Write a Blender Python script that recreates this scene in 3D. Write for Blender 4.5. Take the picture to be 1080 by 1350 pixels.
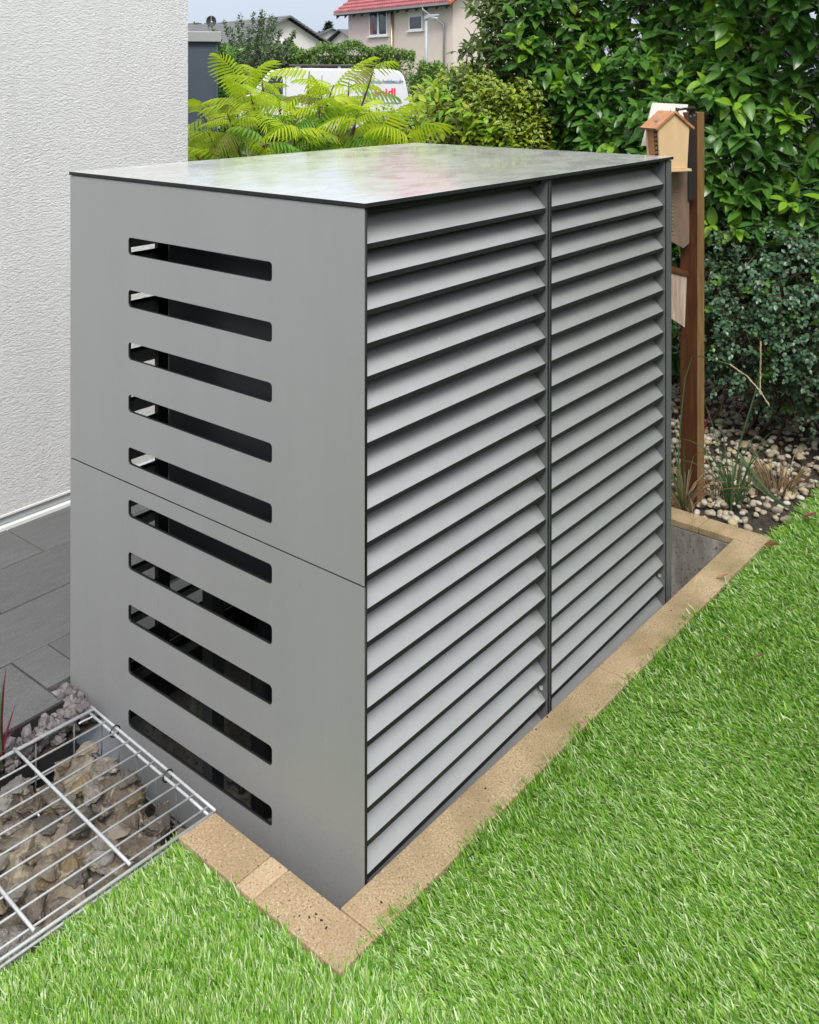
import bpy, bmesh, math, random
import numpy as np
from mathutils import Vector, Matrix, Euler

random.seed(7); rng = np.random.default_rng(7)
D = bpy.data; S = bpy.context.scene; COL = S.collection
for o in list(D.objects): D.objects.remove(o)
rad = math.radians

# ------------------------------------------------------------------ camera, sky, sun, exposure
FPX, HYP = 1268.0, 104.0
CAM = Vector((-1.434, -1.268, 1.6)); FW = Vector((0.779187, 0.626791, 0)); RT = Vector((0.626791, -0.779187, 0))
cam = D.cameras.new('camera'); co = D.objects.new('camera', cam); COL.objects.link(co)
co.location = CAM; co.rotation_euler = (rad(90), 0, math.atan2(-FW.x, FW.y))
cam.sensor_fit = 'VERTICAL'; cam.sensor_height = 36; cam.sensor_width = 28.8
cam.lens = FPX/1350*36; cam.shift_y = -(675-HYP)/1350; cam.clip_start = .05; cam.clip_end = 900
S.camera = co
S.render.resolution_x = 819; S.render.resolution_y = 1024

SUN_EL, SUN_AZ = 55, 0      # direction given below
sun_dir = Vector((-.62, -.58, 1.02)).normalized()          # towards the sun
W = D.worlds.new('World'); S.world = W; W.use_nodes = True
nt = W.node_tree; nt.nodes.clear()
def N(t, kind, **kw):
    n = t.nodes.new(kind)
    for k, v in kw.items(): setattr(n, k, v)
    return n
sky = N(nt, 'ShaderNodeTexSky', sky_type='NISHITA', sun_disc=False)
sky.sun_elevation = math.asin(sun_dir.z); sky.sun_rotation = math.atan2(sun_dir.x, sun_dir.y)
sky.dust_density = 3.0
tc = N(nt, 'ShaderNodeTexCoord'); sx = N(nt, 'ShaderNodeSeparateXYZ')
nt.links.new(tc.outputs['Generated'], sx.inputs[0])
ramp = N(nt, 'ShaderNodeValToRGB')                        # overcast veil, smoothly brighter towards the zenith
ramp.color_ramp.elements[0].position = 0.0; ramp.color_ramp.elements[0].color = (.335, .385, .48, 1)
ramp.color_ramp.elements[1].position = 0.9; ramp.color_ramp.elements[1].color = (1.12, 1.12, 1.10, 1)
nt.links.new(sx.outputs['Z'], ramp.inputs[0])
cn = N(nt, 'ShaderNodeTexNoise'); cn.inputs['Scale'].default_value = 2.2; cn.inputs['Detail'].default_value = 5
mp = N(nt, 'ShaderNodeMapping'); mp.inputs['Scale'].default_value = (1, 1, 3)
nt.links.new(tc.outputs['Generated'], mp.inputs[0]); nt.links.new(mp.outputs[0], cn.inputs['Vector'])
mr = N(nt, 'ShaderNodeMapRange'); mr.inputs[1].default_value = .3; mr.inputs[2].default_value = .7
mr.inputs[3].default_value = 9.3; mr.inputs[4].default_value = 10.4
nt.links.new(cn.outputs['Fac'], mr.inputs[0])
vm = N(nt, 'ShaderNodeVectorMath', operation='SCALE')
nt.links.new(ramp.outputs[0], vm.inputs[0]); nt.links.new(mr.outputs[0], vm.inputs['Scale'])
mx = N(nt, 'ShaderNodeMixRGB'); mx.inputs[0].default_value = .88
nt.links.new(sky.outputs[0], mx.inputs[1]); nt.links.new(vm.outputs[0], mx.inputs[2])
bg = N(nt, 'ShaderNodeBackground'); bg.inputs[1].default_value = .09
nt.links.new(mx.outputs[0], bg.inputs[0]); wo = N(nt, 'ShaderNodeOutputWorld'); nt.links.new(bg.outputs[0], wo.inputs[0])
sl = D.lights.new('sun', 'SUN'); sl.energy = 1.5; sl.angle = rad(24); sl.color = (1, .97, .92)
so = D.objects.new('sun', sl); COL.objects.link(so); so.rotation_euler = sun_dir.to_track_quat('Z', 'Y').to_euler()
vs = S.view_settings; vs.view_transform = 'Standard'; vs.look = 'None'; vs.gamma = 1; vs.use_curve_mapping = False
vs.exposure = 0.98
S.render.engine = 'CYCLES'
S.cycles.max_bounces = 8; S.cycles.transparent_max_bounces = 8

def at(lat, dep, z=0.0):                 # metres to the right of / ahead of the standpoint -> world
    p = CAM + RT*lat + FW*dep; return Vector((p.x, p.y, z))

# ------------------------------------------------------------------ materials
def newmat(name):
    m = D.materials.new(name); m.use_nodes = True; t = m.node_tree; t.nodes.clear()
    out = N(t, 'ShaderNodeOutputMaterial'); b = N(t, 'ShaderNodeBsdfPrincipled'); t.links.new(b.outputs[0], out.inputs[0])
    return m, t, b, out
def rgb(c): return (c[0], c[1], c[2], 1)
def coords(t, scale=(1, 1, 1), rot=(0, 0, 0), src='Object'):
    c = N(t, 'ShaderNodeTexCoord'); m = N(t, 'ShaderNodeMapping')
    m.inputs['Scale'].default_value = scale; m.inputs['Rotation'].default_value = rot
    if src == 'World':
        g = N(t, 'ShaderNodeNewGeometry'); t.links.new(g.outputs['Position'], m.inputs[0])
    else: t.links.new(c.outputs[src], m.inputs[0])
    return m.outputs[0]
def noise(t, vec, scale, detail=4, rough=.6, dist=0):
    n = N(t, 'ShaderNodeTexNoise'); n.inputs['Scale'].default_value = scale; n.inputs['Detail'].default_value = detail
    n.inputs['Roughness'].default_value = rough; n.inputs['Distortion'].default_value = dist
    t.links.new(vec, n.inputs['Vector']); return n.outputs['Fac']
def ramp2(t, fac, stops):
    r = N(t, 'ShaderNodeValToRGB'); e = r.color_ramp.elements
    while len(e) < len(stops): e.new(.5)
    for k, (p, c) in enumerate(stops): e[k].position = p; e[k].color = rgb(c) if len(c) == 3 else c
    t.links.new(fac, r.inputs[0]); return r.outputs[0]
def mixc(t, fac, a, b, mode='MIX'):
    m = N(t, 'ShaderNodeMixRGB', blend_type=mode)
    for i, v in ((0, fac), (1, a), (2, b)):
        if isinstance(v, bpy.types.NodeSocket): t.links.new(v, m.inputs[i])
        else: m.inputs[i].default_value = v if i == 0 else rgb(v)
    return m.outputs[0]
def bump(t, b, h, strength=.5, dist=.01):
    n = N(t, 'ShaderNodeBump'); n.inputs['Strength'].default_value = strength; n.inputs['Distance'].default_value = dist
    t.links.new(h, n.inputs['Height']); t.links.new(n.outputs[0], b.inputs['Normal'])
def simple(name, c, rough=.6, metal=0., var=.12, scale=8, bmp=0, bscale=60, spec=.5, src='Object', bdist=.002):
    m, t, b, o = newmat(name); v = coords(t, src=src)
    n = noise(t, v, scale, 5)
    lo = tuple(x*(1-var) for x in c); hi = tuple(min(1, x*(1+var)) for x in c)
    t.links.new(ramp2(t, n, [(.3, lo), (.7, hi)]), b.inputs['Base Color'])
    b.inputs['Roughness'].default_value = rough; b.inputs['Metallic'].default_value = metal
    b.inputs['Specular IOR Level'].default_value = spec
    if bmp: bump(t, b, noise(t, v, bscale, 4), bmp, bdist)
    return m
M = {}
M['core'] = simple('black_core_and_shade', (.010, .011, .013), .6, var=.3, scale=40)  # real core on edges, painted shade on hidden faces
M['frame'] = simple('dark_grey_frame', (.115, .12, .125), .45, var=.08)
M['inner'] = simple('inner_dark_grey', (.035, .037, .040), .5)
M['pump'] = simple('heat_pump_lacquer', (.030, .034, .042), .35, var=.15)
# grey laminate panels: very faint dust streaks
m, t, b, o = newmat('grey_laminate'); v = coords(t, (1, 1, .12), src='World')
n = noise(t, v, 9, 6, .65); fine = noise(t, coords(t, src='World'), 420, 2)
c = ramp2(t, n, [(.25, (.335, .338, .35)), (.75, (.362, .365, .378))])
c = mixc(t, .12, c, mixc(t, fine, (.25, .25, .25), (.45, .45, .45)))
pz = N(t, 'ShaderNodeSeparateXYZ'); t.links.new(coords(t, src='World'), pz.inputs[0])
sm1 = N(t, 'ShaderNodeMapRange'); t.links.new(pz.outputs[2], sm1.inputs[0]); sm1.inputs[1].default_value = .30; sm1.inputs[2].default_value = -.05     # soil splashes low down
spl = N(t, 'ShaderNodeMath', operation='MULTIPLY'); t.links.new(sm1.outputs[0], spl.inputs[0]); t.links.new(ramp2(t, noise(t, coords(t, src='World'), 130, 4, .7), [(.56, (0, 0, 0)), (.66, (.32, .32, .32))]), spl.inputs[1])
c = mixc(t, spl.outputs[0], c, (.17, .14, .11))
scr = ramp2(t, noise(t, coords(t, (1, 55, 5), src='World'), 4, 2, .5), [(.70, (0, 0, 0)), (.73, (.35, .35, .35))])
t.links.new(mixc(t, scr, c, (.24, .24, .24)), b.inputs['Base Color'])
b.inputs['Roughness'].default_value = .5; b.inputs['Metallic'].default_value = .28; bump(t, b, fine, .05, .0005)
M['panel'] = m
m, t, b, o = newmat('grey_slat'); v = coords(t, (1, 1, 1), src='World')
n = noise(t, v, 12, 6, .65); fine = noise(t, v, 300, 2)
sp = ramp2(t, noise(t, v, 60, 3), [(.70, (0, 0, 0)), (.78, (1, 1, 1))])
c = mixc(t, sp, ramp2(t, n, [(.25, (.38, .385, .387)), (.75, (.44, .445, .448))]), (.52, .52, .52))
t.links.new(c, b.inputs['Base Color']); b.inputs['Roughness'].default_value = .38; b.inputs['Metallic'].default_value = .55; bump(t, b, fine, .04, .0005)
M['slat'] = m
# wet top: glossy laminate with a drying film of water
m, t, b, o = newmat('wet_glossy_laminate'); v = coords(t, (1, 1, 1), src='World')
w = ramp2(t, noise(t, coords(t, (1, 1.7, 1), src='World'), 5.5, 7, .65, .8), [(.44, (0, 0, 0)), (.58, (1, 1, 1))])
c = mixc(t, w, (.58, .59, .585), (.52, .53, .53)); dusty = noise(t, v, 34, 6, .7)
t.links.new(mixc(t, ramp2(t, dusty, [(.5, (0, 0, 0)), (.8, (.6, .6, .6))]), c, (.58, .59, .575)), b.inputs['Base Color'])
r = N(t, 'ShaderNodeMapRange'); t.links.new(w, r.inputs[0]); r.inputs[3].default_value = .15; r.inputs[4].default_value = .05
t.links.new(r.outputs[0], b.inputs['Roughness'])
b.inputs['Coat Weight'].default_value = .3; b.inputs['Coat Roughness'].default_value = .10; b.inputs['IOR'].default_value = 1.55
h = mixc(t, .5, w, noise(t, v, 11, 5, .6)); bump(t, b, h, .12, .003)
M['top'] = m
# render (stucco) wall
m, t, b, o = newmat('white_render'); v = coords(t, (1, 1, 1), src='World')
vr = coords(t, (1.0, 1.0, 2.0), (0, rad(32), 0), src='World')
g1 = noise(t, vr, 82, 4, .62, .6); g2 = noise(t, v, 300, 3, .6)
h = mixc(t, .3, g1, g2)
big = noise(t, coords(t, (1, 1, .35), src='World'), 1.6, 5)
c = ramp2(t, big, [(.3, (.79, .795, .805)), (.75, (.84, .84, .835))])
st_ = ramp2(t, noise(t, coords(t, (4, 4, .3), src='World'), 1.5, 6, .65), [(.45, (0, 0, 0)), (.75, (.55, .55, .55))])
c = mixc(t, st_, c, (.60, .60, .585))
wz = N(t, 'ShaderNodeSeparateXYZ'); t.links.new(coords(t, src='World'), wz.inputs[0])
wm = N(t, 'ShaderNodeMapRange'); t.links.new(wz.outputs[2], wm.inputs[0]); wm.inputs[1].default_value = .28; wm.inputs[2].default_value = .0
wk = N(t, 'ShaderNodeMath', operation='MULTIPLY'); t.links.new(wm.outputs[0], wk.inputs[0]); t.links.new(ramp2(t, noise(t, coords(t, src='World'), 9, 5, .7), [(.4, (0, 0, 0)), (.7, (.6, .6, .6))]), wk.inputs[1])
c = mixc(t, wk.outputs[0], c, (.60, .53, .46))
c = mixc(t, .5, c, ramp2(t, g1, [(.3, (.70, .71, .73)), (.5, (.88, .88, .88))]))
t.links.new(c, b.inputs['Base Color']); b.inputs['Roughness'].default_value = .95; bump(t, b, h, .9, .015)
M['render'] = m
M['flash'] = simple('light_metal_flashing', (.80, .81, .81), .5, .0, var=.04)
M['plinth'] = simple('grey_plinth', (.42, .44, .45), .6, var=.06)
# tan concrete kerbs
def kerbmat(name, a, bb, cc):
    m, t, b, o = newmat(name); v = coords(t, src='World')
    n1 = noise(t, v, 7, 5, .6); n2 = noise(t, v, 190, 5, .75)
    vo = N(t, 'ShaderNodeTexVoronoi'); vo.inputs['Scale'].default_value = 130; t.links.new(v, vo.inputs['Vector'])
    agg = ramp2(t, vo.outputs['Distance'], [(.12, (1, 1, 1)), (.34, (0, 0, 0))])
    sel = ramp2(t, noise(t, v, 60, 2), [(.57, (0, 0, 0)), (.66, (.8, .8, .8))])
    c = mixc(t, ramp2(t, n1, [(.35, (0, 0, 0)), (.65, (1, 1, 1))]), tuple(x*.88 for x in a), bb); c = mixc(t, ramp2(t, n2, [(.4, (0, 0, 0)), (.62, (1, 1, 1))]), tuple(x*.72 for x in a), c)
    c = mixc(t, mixc(t, 1.0, agg, sel, 'MULTIPLY'), c, cc)
    pits = ramp2(t, noise(t, v, 210, 2, .5), [(.30, (1, 1, 1)), (.36, (0, 0, 0))])
    c = mixc(t, pits, c, (.10, .07, .045))
    sep = N(t, 'ShaderNodeSeparateXYZ'); t.links.new(v, sep.inputs[0])
    mr = N(t, 'ShaderNodeMapRange'); t.links.new(sep.outputs[0], mr.inputs[0]); mr.inputs[1].default_value = -.3; mr.inputs[2].default_value = 1.9
    mul = N(t, 'ShaderNodeMath', operation='MULTIPLY'); t.links.new(mr.outputs[0], mul.inputs[0])
    t.links.new(ramp2(t, noise(t, v, 5, 4, .6), [(.42, (0, 0, 0)), (.62, (1, 1, 1))]), mul.inputs[1])
    c = mixc(t, mul.outputs[0], c, mixc(t, .6, c, (.13, .12, .03)))        # algae film on the damp end
    t.links.new(c, b.inputs['Base Color']); b.inputs['Roughness'].default_value = .85
    bump(t, b, mixc(t, .5, n2, pits), .8, .004); return m
M['kerb'] = kerbmat('tan_kerb_concrete', (.43, .31, .18), (.575, .435, .275), (.72, .60, .43))
M['kerb_pale'] = kerbmat('pale_kerb_concrete', (.60, .44, .27), (.66, .50, .33), (.78, .66, .48))
m, t, b, o = newmat('pit_concrete'); v = coords(t, src='World')
st = ramp2(t, noise(t, coords(t, (3, 3, .8), src='World'), 3.2, 6, .65), [(.42, (.20, .185, .16)), (.66, (.44, .42, .39))])
sp = ramp2(t, noise(t, v, 90, 3), [(.32, (.05, .045, .04)), (.42, (1, 1, 1))])
t.links.new(mixc(t, .8, st, sp, 'MULTIPLY'), b.inputs['Base Color']); b.inputs['Roughness'].default_value = .9
bump(t, b, noise(t, v, 50, 5), .3, .003); M['pit'] = m
# dark paving with stretched grain
m, t, b, o = newmat('dark_paving'); v = coords(t, (2.2, 16, 1), src='World'); oi = N(t, 'ShaderNodeObjectInfo')
n1 = noise(t, v, 3.2, 7, .7, .8); n2 = noise(t, coords(t, src='World'), 260, 3, .7)
c = ramp2(t, n1, [(.3, (.045, .047, .052)), (.7, (.120, .122, .130))])
c = mixc(t, ramp2(t, n2, [(.35, (0, 0, 0)), (.75, (.9, .9, .9))]), tuple([.06]*3), c) if False else mixc(t, .45, c, ramp2(t, n2, [(.3, (.05, .05, .052)), (.5, (.12, .12, .122)), (.72, (.33, .33, .33))]))
t.links.new(mixc(t, .25, c, mixc(t, oi.outputs['Random'], (.07, .07, .075), (.17, .165, .165))), b.inputs['Base Color'])
b.inputs['Roughness'].default_value = .6; bump(t, b, mixc(t, .4, n1, n2), .35, .003); M['slab'] = m
M['edging'] = simple('black_edging', (.02, .02, .022), .6)
M['soil'] = simple('dark_soil', (.045, .032, .024), .95, var=.5, scale=40, bmp=.8, bscale=60, bdist=.01)
M['mulch'] = simple('red_brown_mulch', (.055, .020, .022), .9, var=.5, scale=60)
M['turfbase'] = simple('turf_backing', (.020, .050, .012), .9, var=.4, scale=60)
M['ground'] = simple('ground_grass', (.06, .09, .03), .95, var=.3, scale=3)
M['asphalt'] = simple('asphalt', (.055, .055, .057), .9, var=.2, scale=30)
M['galv_shaded'] = simple('shaded_galvanised_wire', (.16, .17, .18), .6, .2, var=.25, scale=60)  # same galvanised wire, with the side shade put into its colour
M['galv'] = simple('galvanised_wire', (.52, .54, .56), .45, .25, var=.12, scale=90)
def stonemat(name, cols, scale, rough=.8, bm=.5, veins=None, dist=.006):
    m, t, b, o = newmat(name); oi = N(t, 'ShaderNodeObjectInfo'); g = N(t, 'ShaderNodeNewGeometry')
    ad = N(t, 'ShaderNodeMath', operation='ADD'); fr = N(t, 'ShaderNodeMath', operation='FRACT')
    t.links.new(oi.outputs['Random'], ad.inputs[0]); t.links.new(g.outputs['Random Per Island'], ad.inputs[1]); t.links.new(ad.outputs[0], fr.inputs[0])
    v = coords(t, src='World')
    base = ramp2(t, fr.outputs[0], [(k/(len(cols)-1), c) for k, c in enumerate(cols)])
    n = noise(t, v, scale, 7, .72, .5)
    c = mixc(t, .75, base, ramp2(t, n, [(.30, (.25, .24, .23)), (.5, (.8, .8, .8)), (.72, (1, 1, 1))]), 'MULTIPLY')
    if veins:
        vn = ramp2(t, noise(t, v, scale*.5, 3, .5, 3), [(.60, (0, 0, 0)), (.66, (1, 1, 1))]); c = mixc(t, vn, c, veins)
    t.links.new(c, b.inputs['Base Color']); b.inputs['Roughness'].default_value = rough
    bump(t, b, noise(t, v, scale*1.6, 6, .7), bm, dist); return m
M['rock'] = stonemat('quarry_stone', [(.18, .15, .12), (.09, .08, .07), (.25, .19, .11), (.24, .228, .215), (.20, .155, .11), (.11, .095, .075)], 24, .42, 1.0, (.32, .28, .21))
M['pebble'] = stonemat('pale_pebble', [(.46, .41, .31), (.62, .58, .51), (.34, .27, .18), (.52, .44, .25), (.41, .37, .32), (.25, .20, .15)], 30, .6, .3, dist=.002)
M['gravel'] = stonemat('grey_violet_gravel', [(.13, .115, .127), (.22, .20, .21), (.08, .072, .08), (.16, .14, .145), (.27, .25, .255)], 50, .7, .5, dist=.002)
# wood
def wood(name, a, bb, ax=(14, 14, 1.2), rough=.6, k=5):
    m, t, b, o = newmat(name); v = coords(t, ax); n = noise(t, v, k, 6, .62, .9)
    f = noise(t, coords(t, tuple(x*4 for x in ax)), k, 3)
    c = mixc(t, .3, ramp2(t, n, [(.3, a), (.7, bb)]), mixc(t, f, a, bb))
    t.links.new(c, b.inputs['Base Color']); b.inputs['Roughness'].default_value = rough; bump(t, b, f, .2, .002); return m
M['post_dark'] = wood('post_red_brown', (.032, .012, .006), (.13, .046, .016), rough=.45)
M['post_light'] = wood('post_pale_brown', (.11, .05, .018), (.42, .25, .11), rough=.5)  # paler brown for one side face and the top
M['ply'] = wood('pale_plywood', (.60, .41, .22), (.74, .53, .31), (3, 3, 1))
M['cedar'] = wood('cedar_roof', (.28, .11, .045), (.54, .27, .13), (1.5, 14, 14))
M['oldwood'] = wood('old_brown_wood', (.13, .085, .06), (.24, .165, .12), (4, 4, 1))
M['greywood'] = wood('streaked_wood', (.22, .12, .08), (.62, .52, .44), (12, 12, 1))
M['whiteboard'] = simple('white_board', (.68, .67, .62), .6, var=.06, scale=20)
M['iron'] = simple('black_iron', (.018, .014, .014), .45)
M['screw'] = simple('steel_screw', (.6, .6, .6), .3, .9)
M['bark'] = simple('bark', (.075, .05, .032), .9, var=.4, scale=30, bmp=.5)
M['redbark'] = simple('young_stem', (.10, .045, .03), .7, var=.3, scale=30)

def leafmat(name, cols, midrib=None, edge=None, rough=.33, trans=.3, veins=True, edge_at=.30):
    m, t, b, o = newmat(name); oi = N(t, 'ShaderNodeObjectInfo'); g = N(t, 'ShaderNodeNewGeometry')
    ad = N(t, 'ShaderNodeMath', operation='ADD'); fr = N(t, 'ShaderNodeMath', operation='FRACT')
    t.links.new(oi.outputs['Random'], ad.inputs[0]); t.links.new(g.outputs['Random Per Island'], ad.inputs[1]); t.links.new(ad.outputs[0], fr.inputs[0])
    c = ramp2(t, fr.outputs[0], [(k/max(1, len(cols)-1), x) for k, x in enumerate(cols)])
    uv = N(t, 'ShaderNodeUVMap'); sp = N(t, 'ShaderNodeSeparateXYZ'); t.links.new(uv.outputs[0], sp.inputs[0])
    s = N(t, 'ShaderNodeMath', operation='SUBTRACT'); t.links.new(sp.outputs[0], s.inputs[0]); s.inputs[1].default_value = .5
    a = N(t, 'ShaderNodeMath', operation='ABSOLUTE'); t.links.new(s.outputs[0], a.inputs[0])
    if edge:
        v = coords(t, src='World'); w = N(t, 'ShaderNodeMath', operation='MULTIPLY_ADD')
        t.links.new(noise(t, v, 90, 2), w.inputs[0]); w.inputs[1].default_value = .22; t.links.new(a.outputs[0], w.inputs[2])
        c = mixc(t, ramp2(t, w.outputs[0], [(edge_at+.08, (0, 0, 0)), (edge_at+.13, (1, 1, 1))]), c, edge)
    if midrib: c = mixc(t, ramp2(t, a.outputs[0], [(.025, (.8, .8, .8)), (.06, (0, 0, 0))]), c, midrib)
    c = mixc(t, .25, c, mixc(t, noise(t, coords(t, src='World'), 25, 3), tuple(x*.35 for x in cols[0]), cols[-1]))
    t.links.new(c, b.inputs['Base Color']); b.inputs['Roughness'].default_value = rough
    tr = N(t, 'ShaderNodeBsdfTranslucent'); t.links.new(mixc(t, .5, c, (.35, .5, .02), 'MIX') if trans > .3 else c, tr.inputs[0])
    ms = N(t, 'ShaderNodeMixShader'); ms.inputs[0].default_value = trans
    t.links.new(b.outputs[0], ms.inputs[1]); t.links.new(tr.outputs[0], ms.inputs[2]); t.links.new(ms.outputs[0], o.inputs[0])
    return m
M['leaf_dark'] = leafmat('laurel_leaf', [(.045, .135, .022), (.07, .20, .035), (.03, .09, .025), (.12, .27, .045)], (.14, .27, .08), rough=.24, trans=.27)
M['leaf_mid'] = leafmat('laurel_leaf_mid', [(.10, .26, .035), (.14, .32, .045), (.08, .22, .04)], (.18, .30, .08), rough=.3, trans=.3)
M['leaf_young'] = leafmat('laurel_leaf_young', [(.24, .48, .03), (.32, .55, .04), (.20, .44, .04)], (.28, .42, .10), rough=.34, trans=.35)
M['leaf_olive'] = leafmat('olive_leaf', [(.08, .15, .025), (.13, .20, .035), (.06, .12, .03)], (.12, .16, .05), rough=.35, trans=.25)
M['leaf_small'] = leafmat('small_blue_green_leaf', [(.05, .12, .055), (.09, .19, .10), (.14, .25, .15)], None, rough=.32, trans=.2)
M['leaf_vari'] = leafmat('variegated_leaf', [(.12, .27, .03), (.20, .42, .04), (.15, .34, .04)], None, (.90, .88, .30), rough=.4, trans=.3)
M['leaf_acid'] = leafmat('acid_green_leaf', [(.36, .55, .03), (.48, .62, .04), (.52, .50, .05), (.28, .50, .03)], (.35, .42, .08), rough=.4, trans=.4)
M['frond'] = leafmat('mimosa_frond', [(.62, .78, .03), (.74, .82, .04), (.42, .66, .04)], None, rough=.5, trans=.5)
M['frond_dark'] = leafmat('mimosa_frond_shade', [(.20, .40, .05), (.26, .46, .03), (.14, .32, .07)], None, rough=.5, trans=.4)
M['frond_dry'] = leafmat('mimosa_frond_brown', [(.26, .25, .05), (.30, .22, .08), (.24, .30, .05)], None, rough=.6, trans=.4)
M['hedge'] = leafmat('hedge_leaf', [(.13, .25, .04), (.20, .34, .06), (.10, .20, .04)], None, rough=.5, trans=.2)
M['bush_grey'] = leafmat('grey_green_leaf', [(.11, .17, .08), (.17, .23, .11), (.08, .13, .07)], None, rough=.5, trans=.2)
M['conifer'] = leafmat('conifer_needles', [(.02, .05, .02), (.03, .07, .03)], None, rough=.6, trans=.1)
M['blade'] = leafmat('turf_blade', [(.04, .16, .006), (.17, .41, .022), (.42, .66, .12), (.10, .30, .012), (.80, .92, .54), (.22, .48, .03)], None, rough=.30, trans=.28)  # pale stops put glints into the blade colour, dark stops the depth between
M['reed'] = leafmat('green_reed', [(.07, .14, .05), (.10, .19, .07), (.06, .11, .05)], None, rough=.5, trans=.2)
M['straw'] = leafmat('dry_straw', [(.30, .21, .10), (.20, .12, .06), (.42, .33, .19), (.16, .09, .05)], None, rough=.7, trans=.2)
M['seed'] = simple('seed_head', (.50, .40, .26), .8, var=.3, scale=200)
M['redblade'] = leafmat('red_blade', [(.16, .015, .03), (.10, .02, .03), (.22, .03, .05)], None, rough=.4, trans=.2)
M['deadleaf'] = simple('dead_red_leaf', (.13, .03, .02), .6, var=.35, scale=120)
M['deadleaf2'] = simple('dead_orange_leaf', (.34, .15, .08), .6, var=.3, scale=120)
M['pinkleaf'] = simple('crimson_leaf', (.14, .015, .03), .5, var=.3, scale=120)
M['speck'] = simple('black_bits', (.02, .016, .013), .8)

# ------------------------------------------------------------------ mesh helpers
def tag(o, label=None, cat=None, group=None, kind=None):
    if label: o['label'] = label
    if cat: o['category'] = cat
    if group: o['group'] = group
    if kind: o['kind'] = kind
    return o
def link(name, me, parent=None, loc=None):
    o = D.objects.new(name, me); COL.objects.link(o)
    if parent is not None: o.parent = parent
    if loc is not None: o.location = loc
    return o
def empty(name, loc=(0, 0, 0), rz=0, **kw):
    o = D.objects.new(name, None); COL.objects.link(o); o.location = loc; o.rotation_euler = (0, 0, rz); o.empty_display_size = .1
    return tag(o, **kw)
class MB:
    def __init__(s): s.v = []; s.f = []; s.m = []
    def add(s, vs, fs, mi=0):
        k = len(s.v); s.v += [tuple(x) for x in vs]; s.f += [tuple(i+k for i in f) for f in fs]; s.m += [mi]*len(fs); return s
    def box(s, a, b, mi=0, mat=None):
        (x0, y0, z0), (x1, y1, z1) = a, b
        vs = [Vector(p) for p in ((x0,y0,z0),(x1,y0,z0),(x1,y1,z0),(x0,y1,z0),(x0,y0,z1),(x1,y0,z1),(x1,y1,z1),(x0,y1,z1))]
        if mat is not None: vs = [mat @ p for p in vs]
        return s.add(vs, [(0,3,2,1),(4,5,6,7),(0,1,5,4),(1,2,6,5),(2,3,7,6),(3,0,4,7)], mi)
    def prism(s, pts, h0, h1, axis='Y', mi=0, cap=None):
        n = len(pts)
        def P(a, b_, h): return {'Y': (a, h, b_), 'X': (h, a, b_), 'Z': (a, b_, h)}[axis]
        vs = [P(a, b_, h0) for a, b_ in pts] + [P(a, b_, h1) for a, b_ in pts]
        s.add(vs, [tuple(range(n)), tuple(range(2*n-1, n-1, -1))], mi if cap is None else cap)
        k = len(s.v)-2*n; s.f += [(k+i, k+n+i, k+n+(i+1) % n, k+(i+1) % n) for i in range(n)]; s.m += [mi]*n; return s
    def tube(s, pts, r, n=6, mi=0, r1=None, capped=True):
        pts = [Vector(p) for p in pts]; k0 = len(s.v); L = len(pts)
        for i, p in enumerate(pts):
            d = (pts[min(i+1, L-1)]-pts[max(i-1, 0)]).normalized()
            a = d.cross(Vector((0, 0, 1)) if abs(d.z) < .9 else Vector((1, 0, 0))).normalized(); b_ = d.cross(a)
            rr = r if r1 is None else r+(r1-r)*i/(L-1)
            for j in range(n):
                t_ = 2*math.pi*j/n; s.v.append(tuple(p+a*math.cos(t_)*rr+b_*math.sin(t_)*rr))
        for i in range(L-1):
            for j in range(n): s.f.append((k0+i*n+j, k0+i*n+(j+1) % n, k0+(i+1)*n+(j+1) % n, k0+(i+1)*n+j)); s.m.append(mi)
        if capped: s.f.append(tuple(range(k0+n-1, k0-1, -1))); s.f.append(tuple(range(k0+(L-1)*n, k0+L*n))); s.m += [mi]*2
        return s
    def mesh(s, name, mats, smooth=False, bevel=0, segs=2):
        me = D.meshes.new(name); me.from_pydata(s.v, [], s.f)
        for x in (mats if isinstance(mats, (list, tuple)) else [mats]): me.materials.append(x)
        me.polygons.foreach_set('material_index', s.m)
        bm = bmesh.new(); bm.from_mesh(me); bmesh.ops.recalc_face_normals(bm, faces=bm.faces)
        if bevel:
            bmesh.ops.bevel(bm, geom=[e for e in bm.edges if e.is_manifold and e.calc_face_angle(0) > .5], offset=bevel, segments=segs, affect='EDGES', profile=.6)
        if smooth:
            for f in bm.faces: f.smooth = True
        bm.to_mesh(me); bm.free(); me.update(); return me
    def build(s, name, mats, parent=None, **kw):
        return link(name, s.mesh(name, mats, **kw), parent)

def struct(name, mb, mats, parent=None, **kw):
    o = mb.build(name, mats, parent, **kw)
    if parent is None: o['kind'] = 'structure'
    return o

def leaf_tpl(L, Wd, nseg=4, droop=.25, fold=.18, shape='oval'):
    """leaf along +Y, width X, upper side +Z; returns verts, quads, uvs per vert"""
    vs = []; uv = []; fs = []
    for i in range(nseg+1):
        t_ = i/nseg
        if shape == 'oval': w = Wd*.5*max(0.02, math.sin(math.pi*min(1, t_**.85))**.8)
        elif shape == 'blade': w = Wd*.5*(1-t_**2.2) + Wd*.02
        else: w = Wd*.5*max(.06, math.sin(math.pi*(.08+.88*t_)))
        y = L*t_*(1-.1*droop*t_); z = -droop*L*t_*t_
        vs += [(-w, y, z+w*fold*2), (0, y, z), (w, y, z+w*fold*2)]; uv += [(0, t_), (.5, t_), (1, t_)]
    for i in range(nseg):
        a = i*3; fs += [(a, a+1, a+4, a+3), (a+1, a+2, a+5, a+4)]
    return np.array(vs, float), np.array(fs, int), np.array(uv, float)
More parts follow.
